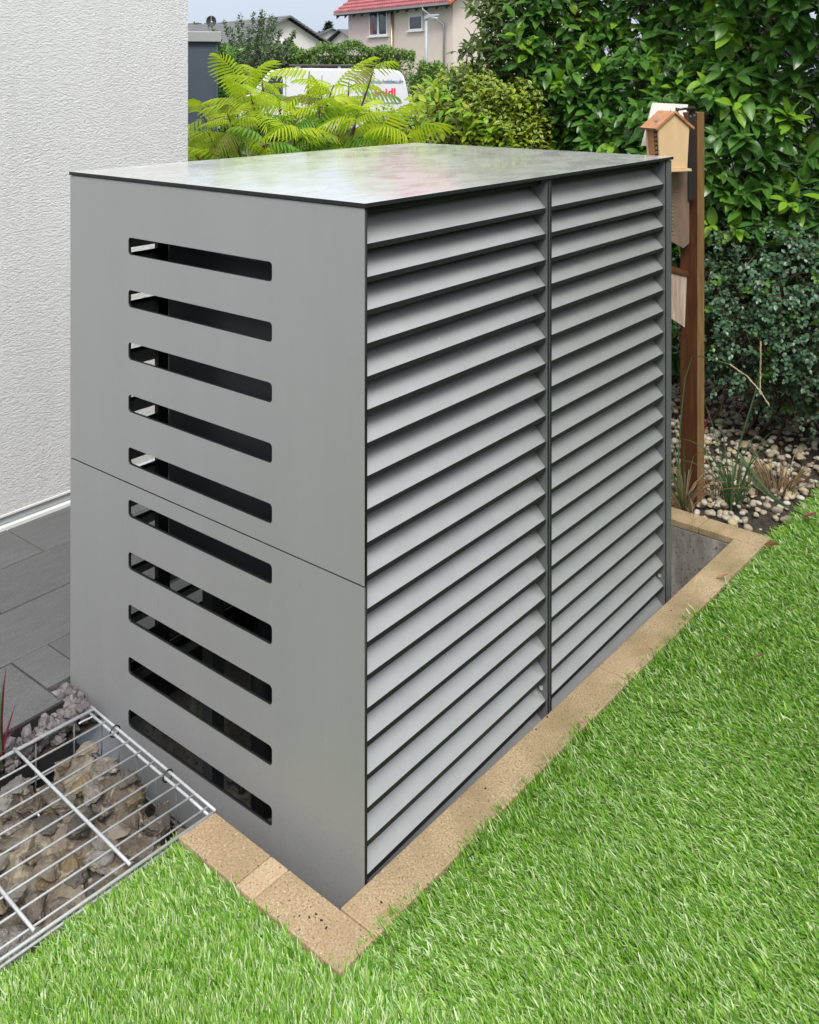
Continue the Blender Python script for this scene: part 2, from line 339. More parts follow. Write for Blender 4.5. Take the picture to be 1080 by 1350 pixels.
def mass(name, tpls, frames, mats, parent=None, smooth=True):
    """frames: list of (tpl index, mat index, pos, R 3x3, scale) -> one joined mesh"""
    V = []; F = []; U = []; MI = []; k = 0
    groups = {}
    for fr in frames: groups.setdefault((fr[0], fr[1]), []).append(fr)
    for (ti, mi), g in groups.items():
        tv, tf, tu = tpls[ti]
        P = np.array([x[2] for x in g]); R = np.array([x[3] for x in g]); Sc = np.array([x[4] for x in g])
        v = np.einsum('nij,kj->nki', R, tv)*Sc[:, None, None] + P[:, None, :]
        n = len(g); idx = (tf[None]+(np.arange(n)*len(tv))[:, None, None]+k).reshape(-1, 4)
        V.append(v.reshape(-1, 3)); F.append(idx); U.append(np.tile(tu, (n, 1))); MI.append(np.full(len(idx), mi)); k += n*len(tv)
    return quads_mesh(name, np.concatenate(V), np.concatenate(F), np.concatenate(U), np.concatenate(MI), mats, parent, smooth)
def quads_mesh(name, V, F, U, MI, mats, parent=None, smooth=True):
    me = D.meshes.new(name); nf = len(F)
    me.vertices.add(len(V)); me.vertices.foreach_set('co', V.astype(np.float32).ravel())
    me.loops.add(nf*4); me.loops.foreach_set('vertex_index', F.astype(np.int32).ravel())
    me.polygons.add(nf); me.polygons.foreach_set('loop_start', np.arange(0, nf*4, 4, dtype=np.int32))
    me.polygons.foreach_set('loop_total', np.full(nf, 4, dtype=np.int32)) if False else None
    for x in (mats if isinstance(mats, (list, tuple)) else [mats]): me.materials.append(x)
    me.polygons.foreach_set('material_index', MI.astype(np.int32))
    me.polygons.foreach_set('use_smooth', np.full(nf, smooth))
    if U is not None:
        uvl = me.uv_layers.new(name='UVMap'); uvl.data.foreach_set('uv', U[F.ravel()].astype(np.float32).ravel())
    me.update(calc_edges=True); return link(name, me, parent)
def tpl_mesh(name, tp, mat):
    tv, tf, tu = tp; me = D.meshes.new(name); me.from_pydata([tuple(x) for x in tv], [], [tuple(int(i) for i in f) for f in tf]); me.materials.append(mat)
    uvl = me.uv_layers.new(name='UVMap'); uvl.data.foreach_set('uv', tu[np.array(tf).ravel()].astype(np.float32).ravel())
    for p in me.polygons: p.use_smooth = True
    return me
def cross3(a, b_): return np.array((a[1]*b_[2]-a[2]*b_[1], a[2]*b_[0]-a[0]*b_[2], a[0]*b_[1]-a[1]*b_[0]))
def frame(d, up):
    """columns x, y=d, z~up"""
    a, b_, c_ = float(d[0]), float(d[1]), float(d[2]); u, v, w = float(up[0]), float(up[1]), float(up[2])
    n = math.sqrt(a*a+b_*b_+c_*c_)+1e-9; a /= n; b_ /= n; c_ /= n
    x, y, z = b_*w-c_*v, c_*u-a*w, a*v-b_*u; n = math.sqrt(x*x+y*y+z*z)
    if n < 1e-4: x, y, z = b_*.1, c_-a*.1, -b_; n = math.sqrt(x*x+y*y+z*z)+1e-9
    x /= n; y /= n; z /= n
    return np.array(((x, a, y*c_-z*b_), (y, b_, z*a-x*c_), (z, c_, x*b_-y*a)))
def rvec(s=1.): v = rng.normal(size=3); return v*(s/math.sqrt(v[0]*v[0]+v[1]*v[1]+v[2]*v[2]))
def mat4(R, p, sc):
    m = Matrix.Identity(4)
    for i in range(3):
        for j in range(3): m[i][j] = R[i][j]*sc
        m[i][3] = p[i]
    return m
FWn = np.array(FW); RTn = np.array(RT); CAMn = np.array(CAM)
def seen(p):    # rough picture position (0..1) of a point, used only to choose which leaves are worth an object each
    d = np.array(p)-CAMn; z = d@FWn
    return (.5+FPX*(d@RTn)/z/1080, (HYP-FPX*d[2]/z)/1350, z)
def loose(root, name, tpls, mats, frames, limit=300, stuffname=None, metric=None):
    """the leaves that show largest become parts, the rest one 'stuff' part"""
    sc = []
    for k, fr in enumerate(frames):
        u, v, z = seen(fr[2]); vis = -.01 < u < 1.01 and -.01 < v < 1.01
        sc.append((fr[4]/z if vis else 0)*(1 if metric is None else metric(fr)))
    order = np.argsort(-np.array(sc)); pick = set(int(i) for i in order[:limit] if sc[int(i)] > 0)
    inv = root.matrix_basis.inverted(); cache = {}
    for i in pick:
        ti, mi, p, R, s = frames[i]
        if (ti, mi) not in cache: cache[ti, mi] = tpl_mesh(name, tpls[ti], mats[mi])
        o = D.objects.new(name, cache[ti, mi]); COL.objects.link(o); o.parent = root; o.matrix_local = inv @ mat4(R, p, s)
    rest = [fr for i, fr in enumerate(frames) if i not in pick]
    if rest:
        o = mass(stuffname or name+'_mass', tpls, rest, mats, root); o.matrix_local = inv; o['kind'] = 'stuff'
def plain_mesh_local(o, root): o.matrix_local = root.matrix_basis.inverted()

# ------------------------------------------------------------------ SETTING: ground, kerbs, pit
PX0, PX1, PY0, PY1 = -.073, 1.882, 0.002, 1.06
KM = Matrix.Translation((PX0, PY0, 0)) @ Matrix.Rotation(rad(-1.46), 4, 'Z') @ Matrix.Translation((-PX0, -PY0, 0))
KI = KM.inverted()           # inside of the pit
mb = MB()
z = -.035
def sheet(mb, x0, x1, y0, y1, z): mb.add([(x0,y0,z),(x1,y0,z),(x1,y1,z),(x0,y1,z)], [(0,1,2,3)])
BX = [-200, -3.0, 2.1, 400]; BY = [-300, -.16, 1.2, 400]
for i in range(3):
    for j in range(3):
        if i == 1 and j == 1: continue
        zz = -.09
        sheet(mb, BX[i], BX[i+1], BY[j], BY[j+1], zz)
struct('ground', mb, M['ground'])
mb = MB()                                            # concrete walls and floor of the pit
mb.box((PX1, PY0-.1, -.55), (PX1+.10, 1.3, -.026)); mb.box((PX0-.10, PY0-.1, -.55), (PX0, .378, -.026))
mb.box((PX0, PY0-.10, -.55), (PX1, PY0, -.026)); mb.box((PX0, PY1, -.55), (PX1, PY1+.1, -.05)); mb.box((PX0-.1, PY0-.1, -.60), (PX1+.1, PY1+.1, -.553))
struct('pit_wall', mb, M['pit']).matrix_world = KM
kerb = tag(empty('kerb', (0, 0, 0)), kind='structure'); kerb.matrix_world = KM
def kstone(x0, x1, y0, y1, m=None, tilt=0):
    g = .0007; o = MB().box((x0+g, y0+g, -.024), (x1-g, y1-g, 0)).build('kerb_stone', m or M['kerb'], kerb, bevel=.003)
    return o
KW = .096
kstone(PX0+.001, .93, -KW, 0); kstone(.93, PX1, -KW, 0)
kstone(PX0-KW, PX0, -KW, .143); kstone(PX0-KW, PX0, .143, .196, M['kerb_pale']); kstone(PX0-KW, PX0, .196, .384)
kstone(PX1+.001, PX1+KW, -KW, .13); kstone(PX1+.001, PX1+KW, .13, .63); kstone(PX1+.001, PX1+KW, .63, 1.13)

# turf: base sheet + blades
mb = MB(); sheet(mb, -3.2, 3.3, -3.4, -KW-.002, -.03); sheet(mb, -3.2, PX0-KW-.002, -KW-.002, .383, -.0301)
struct('lawn', mb, M['turfbase']).matrix_world = KM
def blades(n_in, n_out):
    P = []
    def ok(x, y): return ((y < -KW+.003) & (x < 3.0+.2*np.sin(y*5))) | ((x < PX0-KW+.006+.04*np.clip(y, 0, .4)) & (y < .385-.05*(x+.2)))
    d = lambda x, y: ((x-CAM.x)*FW.x+(y-CAM.y)*FW.y, (x-CAM.x)*RT.x+(y-CAM.y)*RT.y)
    x = rng.uniform(-1.8, 3.25, 3000000); y = rng.uniform(-2.3, .385, 3000000)
    a_ = KI; kx = a_[0][0]*x+a_[0][1]*y+a_[0][3]; ky = a_[1][0]*x+a_[1][1]*y+a_[1][3]
    k = ok(kx, ky); x = x[k]; y = y[k]; zz, lt = d(x, y)
    px = 540+FPX*lt/np.maximum(zz, .2); py = HYP+FPX*1.6/np.maximum(zz, .2)
    vis = (zz > .3) & (px > -40) & (px < 1120) & (py < 1420)
    dens = np.where(vis, np.minimum(1, (2.0/np.maximum(zz, 1.5))**1.6), .06)
    k = rng.random(len(x)) < dens*DENS; x = x[k]; y = y[k]; zz = zz[k]; vis = vis[k]
    n = len(x); print('blades', n)
    h = rng.uniform(.016, .031, n); w = np.where(vis, rng.uniform(.0012, .0025, n)*np.maximum(1, zz/2.2), .0045)
    # pile direction: a slow swirl plus scatter
    pile = 2.15+.35*np.sin(x*1.7+y*1.3)+.35*np.sin(y*2.9-x)-.9*(x < -.1)
    az = pile+rng.normal(0, .55, n)
    lean = np.abs(rng.normal(.82, .30, n)+.22*np.sin(x*5.3+2*np.sin(y*4.1))*np.sin(y*6.7-x*2.3))
    lean = np.where((y > -KW-.05) & (y < -.05), lean*.7, lean)
    dx = np.cos(az); dy = np.sin(az)
    sa = az+math.pi/2+rng.normal(0, .8, n); wx = np.cos(sa)*w; wy = np.sin(sa)*w
    z0 = np.full(n, -.029)
    tuft = .004*np.sin(x*23+1.3*np.sin(y*17))*np.sin(y*19+x*5)
    h = h+tuft+.004*rng.normal(size=n)
    kx = KI[0][0]*x+KI[0][1]*y+KI[0][3]; ky = KI[1][0]*x+KI[1][1]*y+KI[1][3]
    edge = np.where(kx > PX0-KW, np.abs(ky+KW), np.where(ky > -KW, np.abs(kx-PX0+KW), 1)); h = h*np.where(edge < .05, 1.3-.3*edge/.05, 1)
    b = np.stack([x, y, z0], 1); up = np.stack([dx*np.sin(lean*.55), dy*np.sin(lean*.55), np.cos(lean*.55)], 1)
    up2 = np.stack([dx*np.sin(lean*1.5), dy*np.sin(lean*1.5), np.cos(lean*1.5)], 1)
    mid = b+up*(h*.55)[:, None]; tip = mid+up2*(h*.5)[:, None]; wv = np.stack([wx, wy, wx*0], 1)
    V = np.stack([b-wv, b+wv, mid-wv*.9, mid+wv*.9, tip-wv*.25, tip+wv*.25], 1).reshape(-1, 3)
    o = np.arange(n)*6
    F = np.stack([np.stack([o, o+1, o+3, o+2], 1), np.stack([o+2, o+3, o+5, o+4], 1)], 1).reshape(-1, 4)
    U = np.tile(np.array([(0, 0), (1, 0), (.2, .5), (.8, .5), (.4, 1), (.6, 1)], float), (n, 1))
    ob = quads_mesh('turf_grass', V, F, U, np.zeros(len(F)), M['blade'], None, True); ob['kind'] = 'stuff'
    ob['label'] = 'bright green artificial turf with short leaning blades'; 
DENS = .68
blades(0, 0)

# terrace slabs
terr = tag(empty('terrace', (0, 0, 0)), kind='structure')
rows = [.980, 1.236, 1.488, 1.738, 1.990]
random.seed(3)
for r in range(4):
    off = .33 if r % 2 == 1 else .045
    k = -6
    while True:
        x0 = off+.6*k-.6; x1 = x0+.6; k += 1
        if x0 > 2.3: break
        y0, y1 = rows[r], rows[r+1]
        if x1 < -3.2: continue
        if r == 0:  # the first row stops short of the enclosure
            if x0 > -.07: continue
            x1 = min(x1, -.064)
        dz = random.uniform(-.0012, .0012)
        MB().box((x0+.002, y0+.002, -.045), (x1-.002, y1-.002, dz)).build('paving_slab', M['slab'], terr, bevel=.002, segs=1)
for x0, x1 in ((-.062, .043), (.047, .365), (.369, .687), (.691, 1.01), (1.014, 1.33), (1.334, 1.65), (1.654, 1.97)):
    MB().box((x0, 1.056, -.045), (x1, 1.2335, 0)).build('paving_slab', M['slab'], terr)
mb = MB(); sheet(mb, -3.3, -.066, .978, 2.3, -.05); sheet(mb, -.066, 2.4, 1.056, 2.3, -.05); o = mb.build('joint_bed', M['edging'], terr)
mb = MB().box((-3.3, .968, -.08), (-.066, .977, .003)); o = struct('edging_strip', mb, M['edging'])

# ------------------------------------------------------------------ stones
def ico(sub=2):
    bm = bmesh.new(); bmesh.ops.create_icosphere(bm, subdivisions=sub, radius=1); return bm
from mathutils import noise as mnoise
def rock_mesh(name, mat, seed, cuts=3, npts=13, jag=.055):
    """a broken stone: hull of a few points, edges split and roughened"""
    r = random.Random(seed); bm = bmesh.new()
    for _ in range(npts):
        p = Vector((r.gauss(0, 1), r.gauss(0, 1), r.gauss(0, 1))).normalized()*r.uniform(.78, 1.08); bm.verts.new(p)
    res = bmesh.ops.convex_hull(bm, input=bm.verts); 
    bmesh.ops.delete(bm, geom=[g for g in res['geom_interior'] if isinstance(g, bmesh.types.BMVert)], context='VERTS')
    if cuts > 1: bmesh.ops.bevel(bm, geom=bm.edges[:], offset=.07, segments=1, affect='EDGES')
    bmesh.ops.triangulate(bm, faces=bm.faces)
    bmesh.ops.subdivide_edges(bm, edges=bm.edges[:], cuts=cuts, use_grid_fill=True)
    off = Vector((seed*3.1, seed*1.7, 0))
    for v in bm.verts:
        p = v.co; n = mnoise.fractal(p*2.2+off, .8, 2.2, 5); v.co = p*(1+jag*2.2*n)
    me = D.meshes.new(name); bm.to_mesh(me); bm.free(); me.materials.append(mat); return me
def pebble_mesh(name, mat, seed, sub=2, smooth=True, flat=.65):
    r = random.Random(seed); bm = ico(sub); a, b_, c_ = r.uniform(0, 6), r.uniform(0, 6), r.uniform(0, 6)
    for v in bm.verts:
        p = v.co; k = 1+.13*math.sin(p.x*2.3+a)+.12*math.sin(p.y*2.7+b_)+.1*math.sin(p.z*3+c_); v.co = Vector((p.x*k, p.y*k*.78, p.z*k*flat))
    me = D.meshes.new(name); bm.to_mesh(me); bm.free(); me.materials.append(mat)
    for p in me.polygons: p.use_smooth = smooth
    return me
def scatter_objs(root, name, meshes, pts, limit=300, stuff='stone_mass', rotz=True, tilt=.5):
    """pts: (x,y,z,size). The largest in view become parts, the rest one joined part."""
    sc = []
    for p in pts:
        u, v, z_ = seen(p[:3]); sc.append(p[3]/z_ if (-.02 < u < 1.02 and v < 1.02) else 0)
    order = np.argsort(-np.array(sc)); pick = set(int(i) for i in order[:limit] if sc[int(i)] > 0)
    mats4 = [Matrix.Translation(Vector(p[:3])) @ Euler((random.uniform(-tilt, tilt), random.uniform(-tilt, tilt), random.uniform(0, 6.28))).to_matrix().to_4x4() @ Matrix.Diagonal((p[3]*random.uniform(.8, 1.2), p[3]*random.uniform(.75, 1.15), p[3]*random.uniform(.75, 1.1), 1)) for p in pts]
    inv = root.matrix_basis.inverted(); rest_v = []; rest_f = []; k = 0
    for i, p in enumerate(pts):
        me = meshes[i % len(meshes)]
        if i in pick:
            o = D.objects.new(name, me); COL.objects.link(o); o.parent = root; o.matrix_local = inv @ mats4[i]
        else:
            vv = np.array([v.co for v in me.vertices]); mm = np.array(mats4[i])
            rest_v.append(vv @ mm[:3, :3].T+mm[:3, 3]); rest_f += [tuple(j+k for j in f.vertices) for f in me.polygons]; k += len(vv)
    if rest_v:
        me = D.meshes.new(stuff); me.from_pydata(np.concatenate(rest_v).tolist(), [], rest_f); me.materials.append(meshes[0].materials[0])
        me.polygons.foreach_set('use_smooth', [meshes[0].polygons[0].use_smooth]*len(rest_f))
        o = link(stuff, me, root); o.matrix_local = inv; o['kind'] = 'stuff'

# pebble bed behind the pit, under the hedge
mb = MB(); sheet(mb, PX1+KW+.002, 4.6, -KW, 4.5, -.035); bed = struct('pebble_bed', mb, M['soil']); bed.matrix_world = KM
pm = [pebble_mesh('pebble', M['pebble'], s, 2) for s in range(7)]
pts = []; random.seed(11)
for layer, zz in ((0, -.028), (1, -.008)):
    for i in range(2600):
        x = random.uniform(PX1+KW+.008, 3.9); y = random.uniform(-.10, 1.6); q_ = KM @ Vector((x, y, 0)); x, y = q_.x, q_.y
        if layer and random.random() < .55: continue
        if not layer and random.random() < .2: continue
        # bare damp patch near the kerb corner
        if (x-2.10)**2+(y+.10)**2 < .006: continue
        s = random.uniform(.009, .018)*random.choice((.8, 1, 1, 1.35)); pts.append((x, y, zz+random.uniform(0, .010), s))
scatter_objs(bed, 'pebble', pm, pts, 300, 'pebble_mass', tilt=.35)
# grey gravel strip between terrace and gabion
mb = MB(); sheet(mb, -3.2, PX0-.02, .900, .972, -.05); sheet(mb, PX0-.02, 0, .9, 1.2, -.052); gs = struct('gravel_strip', mb, M['soil'])
gm = [pebble_mesh('gravel_stone', M['gravel'], 40+s, 1, False, .75) for s in range(7)]
pts = []; random.seed(12)
for layer, zz in ((0, -.040), (1, -.028), (2, -.018)):
    for i in range(330):
        x = random.uniform(-1.2, -.012); y = random.uniform(.90, .966); s = random.uniform(.009, .019)
        if random.random() < .12: x = random.uniform(-.062, -.010); y = random.uniform(.95, 1.05)
        pts.append((x, y, zz+random.uniform(0, .01), s))
scatter_objs(gs, 'gravel_stone', gm, pts, 260, 'gravel_mass', tilt=1.5)
# rubble seen on the pit floor
pf = []
for i in range(500): pf.append((random.uniform(-.05, 1.85), random.uniform(.03, 1.07), -.54+random.uniform(0, .02), random.uniform(.012, .026)))
pfo = tag(empty('pit_gravel', (0, 0, -.55)), kind='structure'); scatter_objs(pfo, 'gravel_stone', gm, pf, 0, 'gravel_mass', tilt=1.5)
# mulch chips near the red grass
mb = MB(); random.seed(4)
for i in range(900):
    x = random.uniform(-.75, -.28); y = random.uniform(.885, .965) ; 
    if x > -.42 and random.random() < .6: continue
    c_ = Vector((x, y, -.024+random.uniform(0, .012))); R = Euler((random.uniform(-.6, .6), random.uniform(-.6, .6), random.uniform(0, 6.3))).to_matrix().to_4x4()
    l = random.uniform(.004, .010); mb.box((-l, -.002, -.001), (l, .002, .001), 0, Matrix.Translation(c_) @ R)
o = mb.build('bark_mulch', M['mulch']); tag(o, 'dark red brown bark mulch beside the grey gravel', kind='stuff')

# ------------------------------------------------------------------ house wall at the left
hw = tag(empty('house_wall', (1.135, 1.995, 0)), 'white rendered house wall with rough plaster behind the terrace', 'wall')
MB().box((-6.0, 0, .050), (0, 7.0, 6.5)).build('rendered_wall', M['render'], hw)
MB().box((-6.0, .006, .016), (-.004, 6.9, .050)).build('plinth', M['plinth'], hw)
MB().box((-6.0, -.012, -.008), (.004, 6.9, .013)).build('base_flashing', M['flash'], hw, bevel=.002)
MB().box((-6.0, -.004, .0455), (.002, 6.9, .052)).build('drip_rail', M['flash'], hw)

# ------------------------------------------------------------------ ENCLOSURE of the heat pump
BXL, BYL, TOP = 1.475, 1.048, 1.342
enc = tag(empty('heat_pump_cover', (0, 0, 0)), 'tall grey heat pump cover with slotted front, louvred side and glossy wet top', 'heat pump cover')
def rounded(cu, x0, x1, y0, y1, r):
    pts = []
    for (cx_, cy_, a0) in ((x1-r, y0+r, -90), (x1-r, y1-r, 0), (x0+r, y1-r, 90), (x0+r, y0+r, 180)):
        for k in range(5 if r > 0 else 1):
            a = rad(a0+90*k/4); pts.append((cx_+r*math.cos(a), cy_+r*math.sin(a)))
    s = cu.splines.new('POLY'); s.points.add(len(pts)-1)
    for k, p in enumerate(pts): s.points[k].co = (p[0], p[1], 0, 1)
    s.use_cyclic_u = True
def slotted(name, y0, y1, z0, z1, slots, x, parent):
    cu = D.curves.new(name, 'CURVE'); cu.dimensions = '2D'; cu.fill_mode = 'BOTH'; cu.extrude = .004
    rounded(cu, y0, y1, z0, z1, 0)
    for (a, b_, c_, d_) in slots: rounded(cu, a, b_, c_, d_, .009)
    tmp = D.objects.new('tmp', cu); COL.objects.link(tmp); dg = bpy.context.evaluated_depsgraph_get()
    me = D.meshes.new_from_object(tmp.evaluated_get(dg)); D.objects.remove(tmp); D.curves.remove(cu)
    me.name = name; me.materials.clear(); me.materials.append(M['panel']); me.materials.append(M['core'])
    for v in me.vertices: v.co = Vector((x+.004+v.co.z, v.co.x, v.co.y))
    bm = bmesh.new(); bm.from_mesh(me); bmesh.ops.remove_doubles(bm, verts=bm.verts, dist=1e-5); bmesh.ops.recalc_face_normals(bm, faces=bm.faces)
    for f in bm.faces: f.material_index = 0 if abs(f.normal.x) > .9 and f.calc_center_median().x < x+.004 else 1  # edges are black core; back face blackened to put in interior shade
    bm.to_mesh(me); bm.free(); return link(name, me, parent)
zt = [1.204-.131*k for k in range(10)]
SL = lambda zs: [(.267, .788, z-.043, z) for z in zs]
slotted('front_panel', 0, BYL, .5905, TOP, SL(zt[:5]), 0, enc)
slotted('front_panel', 0, BYL, -.16, .5875, SL(zt[5:]), 0, enc)
mb = MB().box((-.003, -.004, .0), (BXL+.004, BYL+.002, .0095)); top = mb.build('top_panel', [M['top'], M['core']], enc, bevel=.0012)
for p in top.data.polygons:
    p.material_index = 0 if p.normal.z > .5 else 1
top.location.z = TOP+.0015
MB().box((BXL-.008, .030, -.1), (BXL, BYL-.03, TOP), 0).build('back_panel', M['panel'], enc)
# louvres
NS = 21; P_ = .0665
def slat_mesh(L, d_=.066, h_=.066):
    v_ = Vector((0, 0, -.0112))                                   # plumb-cut black core edge, made deeper to stand for the dark shade band
    a = Vector((0, 0, 0)); b_ = Vector((0, d_, h_)); A = [a, b_, b_+v_, a+v_]
    mb = MB(); vs = [(0, p.y, p.z) for p in A]+[(L, p.y, p.z) for p in A]
    mb.add(vs, [(0, 4, 5, 1)], 0); mb.add(vs, [(1, 5, 6, 2), (2, 6, 7, 3), (3, 7, 4, 0), (0, 1, 2, 3), (7, 6, 5, 4)], 1)  # underside and inner end blackened too, shade put into their colour
    me = D.meshes.new('slat'); me.from_pydata(mb.v, [], mb.f); me.materials.append(M['slat']); me.materials.append(M['core']); me.polygons.foreach_set('material_index', mb.m)
    bm = bmesh.new(); bm.from_mesh(me); bmesh.ops.remove_doubles(bm, verts=bm.verts, dist=1e-6); bm.to_mesh(me); bm.free(); return me
def louvre(x0, x1, side):
    """side=0: the near side (y=0), side=1: far side (y=BYL), mirrored"""
    lp = D.objects.new('louvre_panel', None); COL.objects.link(lp); lp.parent = enc
    lp.location = (x0, 0, 0) if side == 0 else (x1, BYL, 0); lp.rotation_euler = (0, 0, 0 if side == 0 else math.pi)
    L = x1-x0; t_ = .008
    fr = MB(); fr.box((0, .001 if x0 > .1 or side else .052, -.16), (t_, .085, TOP-.001)); fr.box((L-t_, .001, -.16), (L, .085, TOP-.001)); fr.box((t_, .02, TOP-.014), (L-t_, .085, TOP-.001)); fr.box((t_, .02, -.16), (L-t_, .06, -.068))
    fo = fr.build('frame', [M['frame'], M['core']], lp)
    for p in fo.data.polygons:
        if abs(p.normal.y) > .9: p.material_index = 1
    me = slat_mesh(L-2*t_-.002 if x0 > .1 or side else L-t_-.0015, *((.053, .053) if side else (.066, .066)))
    for i in range(NS):
        o = link('slat', me, lp, (t_+.001 if x0 > .1 or side else .0005, .006, .006-.0665+P_*i))
    for zz in (.055,):
        sc = MB(); sc.tube([(L-t_-.0001, .018, zz-.02), (L-t_-.004, .018, zz-.02)], .006, 10); sc.build('screw', M['screw'], lp, smooth=False)
for x0, x1 in ((.0085, .7155), (.7205, 1.4330)):
    louvre(x0, x1, 0); louvre(x0, x1, 1)
MB().box((1.4385, .001, -.16), (BXL-.001, .028, TOP-.001)).build('corner_post', M['frame'], enc, bevel=.001)
MB().box((1.4385, BYL-.028, -.16), (BXL-.001, BYL-.001, TOP-.001)).build('corner_post', M['frame'], enc, bevel=.001)
MB().box((.235, BYL-.065, -.2), (.275, BYL-.048, TOP-.02)).build('inner_post', M['core'], enc)
MB().box((.0095, .16, TOP-.03), (1.46, .19, TOP-.001)).build('top_rail', M['inner'], enc); MB().box((.0095, .90, TOP-.03), (1.46, .93, TOP-.001)).build('top_rail', M['inner'], enc)
for x, y in ((.06, .09), (1.38, .09), (.06, .95), (1.38, .95)):
    MB().box((x-.02, y-.02, -.548), (x+.02, y+.02, -.10)).build('foot', M['inner'], enc)

# heat pump inside
hp = tag(empty('heat_pump', (.15, .12, -.55)), 'dark blue black heat pump casing standing inside the slotted grey cover', 'heat pump')
MB().box((0, 0, .88), (.62, .713, 1.72)).build('casing', M['pump'], hp, bevel=.012)
MB().box((-.004, -.004, 1.725), (.624, .717, 1.83)).build('lid', M['pump'], hp, bevel=.01)
for x, y in ((.06, .06), (.52, .06), (.06, .60), (.52, .60)):
    MB().box((x, y, .06), (x+.04, y+.04, .88)).build('leg', M['inner'], hp)
MB().box((-.03, -.0, 0), (.66, .75, .06)).build('base_slab', M['pit'], hp)
MB().tube([(-.006, .38, 1.79), (-.0035, .38, 1.79)], .012, 14).build('cap', M['core'], hp)
MB().tube([(.3, .66, 0), (.3, .66, .5), (.34, .62, .9)], .04, 10).build('pipe', M['inner'], hp, smooth=True)

# ------------------------------------------------------------------ GABION basket
gab = tag(empty('gabion_basket', (-.066, .386, -.42), rad(-3.2)), 'galvanised wire gabion basket filled with brown quarry stones, sunk beside the turf', 'gabion')
GX0, GX1, GY0, GY1 = -2.35, 0.0, 0.0, .495
def wire(pts, r=.0024, n=7, m='galv'):
    pts = [Vector(p) for p in pts]; q = [pts[0].lerp(pts[-1], k/6)+Vector((0, 0, random.uniform(-.0011, .0011) if 0 < k < 6 else 0)) for k in range(7)] if len(pts) == 2 else pts
    return MB().tube(q, r, n).build('wire', M[m], gab, smooth=True)
GT = .42
for k in range(10):
    y = GY0+.012+k*(GY1-.024)/9; zz = GT+.004
    if k == 9: wire([(GX0, y, zz), (-.30, y, zz)]); wire([(-.05-.0, y-.004, zz-.004), (-.009, y-.004, zz-.004)])
    else: wire([(GX0, y, zz+random.uniform(-.001, .001)), (GX1-.004, y, zz)])
for x in (-.205, -.408, -.61, -.81, -1.01, -1.21): wire([(x-.0, GY0-.004, GT+.009), (x, GY1+.004, GT+.009)], .0037)
wire([(GX1, GY0-.012, GT+.006), (GX1, GY1+.012, GT+.006)], .0034); wire([(GX1-.013, GY0-.004, GT+.0), (GX1-.011, GY1+.004, GT+.0)], .0034)
wire([(GX0, GY1, GT+.008), (GX1+.004, GY1, GT+.004)], .0040); wire([(GX0, GY1+.012, GT-.002), (GX1, GY1+.012, GT-.002)], .0030)
wire([(GX0, GY0-.006, GT-.004), (GX1, GY0-.006, GT+.0)], .0036); wire([(GX0, GY0-.006, GT-.02), (GX1-.002, GY0-.006, GT-.012)], .0030)
for k in range(6):    # end face verticals
    y = GY0+.05+k*.08; wire([(GX1-.004, y, .01), (GX1-.004, y, GT)], .0019, m='galv_shaded')
for k in range(20):
    x = -.05-.1*k; wire([(x, GY1+.006, .01), (x, GY1+.006, GT)], .0024, m='galv_shaded'); wire([(x, GY0-.002, .01), (x, GY0-.002, GT-.004)], .0024, m='galv_shaded')
for zz in (.02, .12, .22, .32):
    wire([(GX0, GY1+.010, zz), (GX1, GY1+.010, zz)], .0026); wire([(GX1, GY0, zz), (GX1, GY1, zz)], .0026, m='galv_shaded')
for y in (.16, .385):   # rings closing the lid
    pts = [(GX1-.006+.013*math.cos(a), y, GT+.002+.013*math.sin(a)) for a in np.linspace(0, 6.0, 16)]
    o = MB().tube(pts, .0018, 6).build('ring_clip', M['iron'], gab, smooth=True)
for k in range(5):      # twisted strand that braces the basket
    ph = k*1.25; pts = [(-.22-.02*t_-.0015*math.cos(9*t_*6+ph), .27+.075*t_*.6, .335+.055*t_+.0015*math.sin(9*t_*6+ph)) for t_ in np.linspace(0, 1, 14)]
    MB().tube(pts, .0012, 5).build('brace_strand', M['galv'], gab, smooth=True)
rm = [rock_mesh('stone', M['rock'], s, 4, 11+s % 4, .11) for s in range(9)]
random.seed(21); placed = []
inv = gab.matrix_basis.inverted(); cnt = 0
for layer in range(5):
    zl = GT-(.060, .070, .105, .15, .045)[layer]; tries = 0
    while tries < 1000:
        tries += 1
        s = random.uniform(.060, .092) if layer < 4 else random.uniform(.022, .034)
        x = random.uniform(-2.25 if layer in (0, 2) else -1.1, -.006-s*.75); y = random.uniform(.012+s*.7, .488-s*.7)
        if all((x-a)**2+(y-b_)**2 > (s+c_)**2*(.50, .46, .42, .36, .9)[layer] for a, b_, c_, l in placed if l == layer):
            placed.append((x, y, s, layer))
            zc = zl+random.uniform(-.014, .012)
            o = link('stone', rm[cnt % 9], gab, (x, y, GT-.014-s*.80-random.uniform(0, .022)-(0, .018, .05, .10, .0)[layer])); cnt += 1
            o.rotation_euler = (random.uniform(-.35, .35), random.uniform(-.35, .35), random.uniform(0, 6.3)); o.scale = (s*random.uniform(1.05, 1.5), s*random.uniform(.85, 1.1), s*random.uniform(.7, .9))
mb = MB(); sheet(mb, -3.2, PX0-.0, .37, .905, -.30); mb.add([(-3.2, .9025, -.30), (PX0, .9025, -.30), (PX0, .9025, -.052), (-3.2, .9025, -.052)], [(0, 1, 2, 3)]); struct('gabion_bed', mb, M['edging'])  # bed blackened so its colour supplies the shade between stones

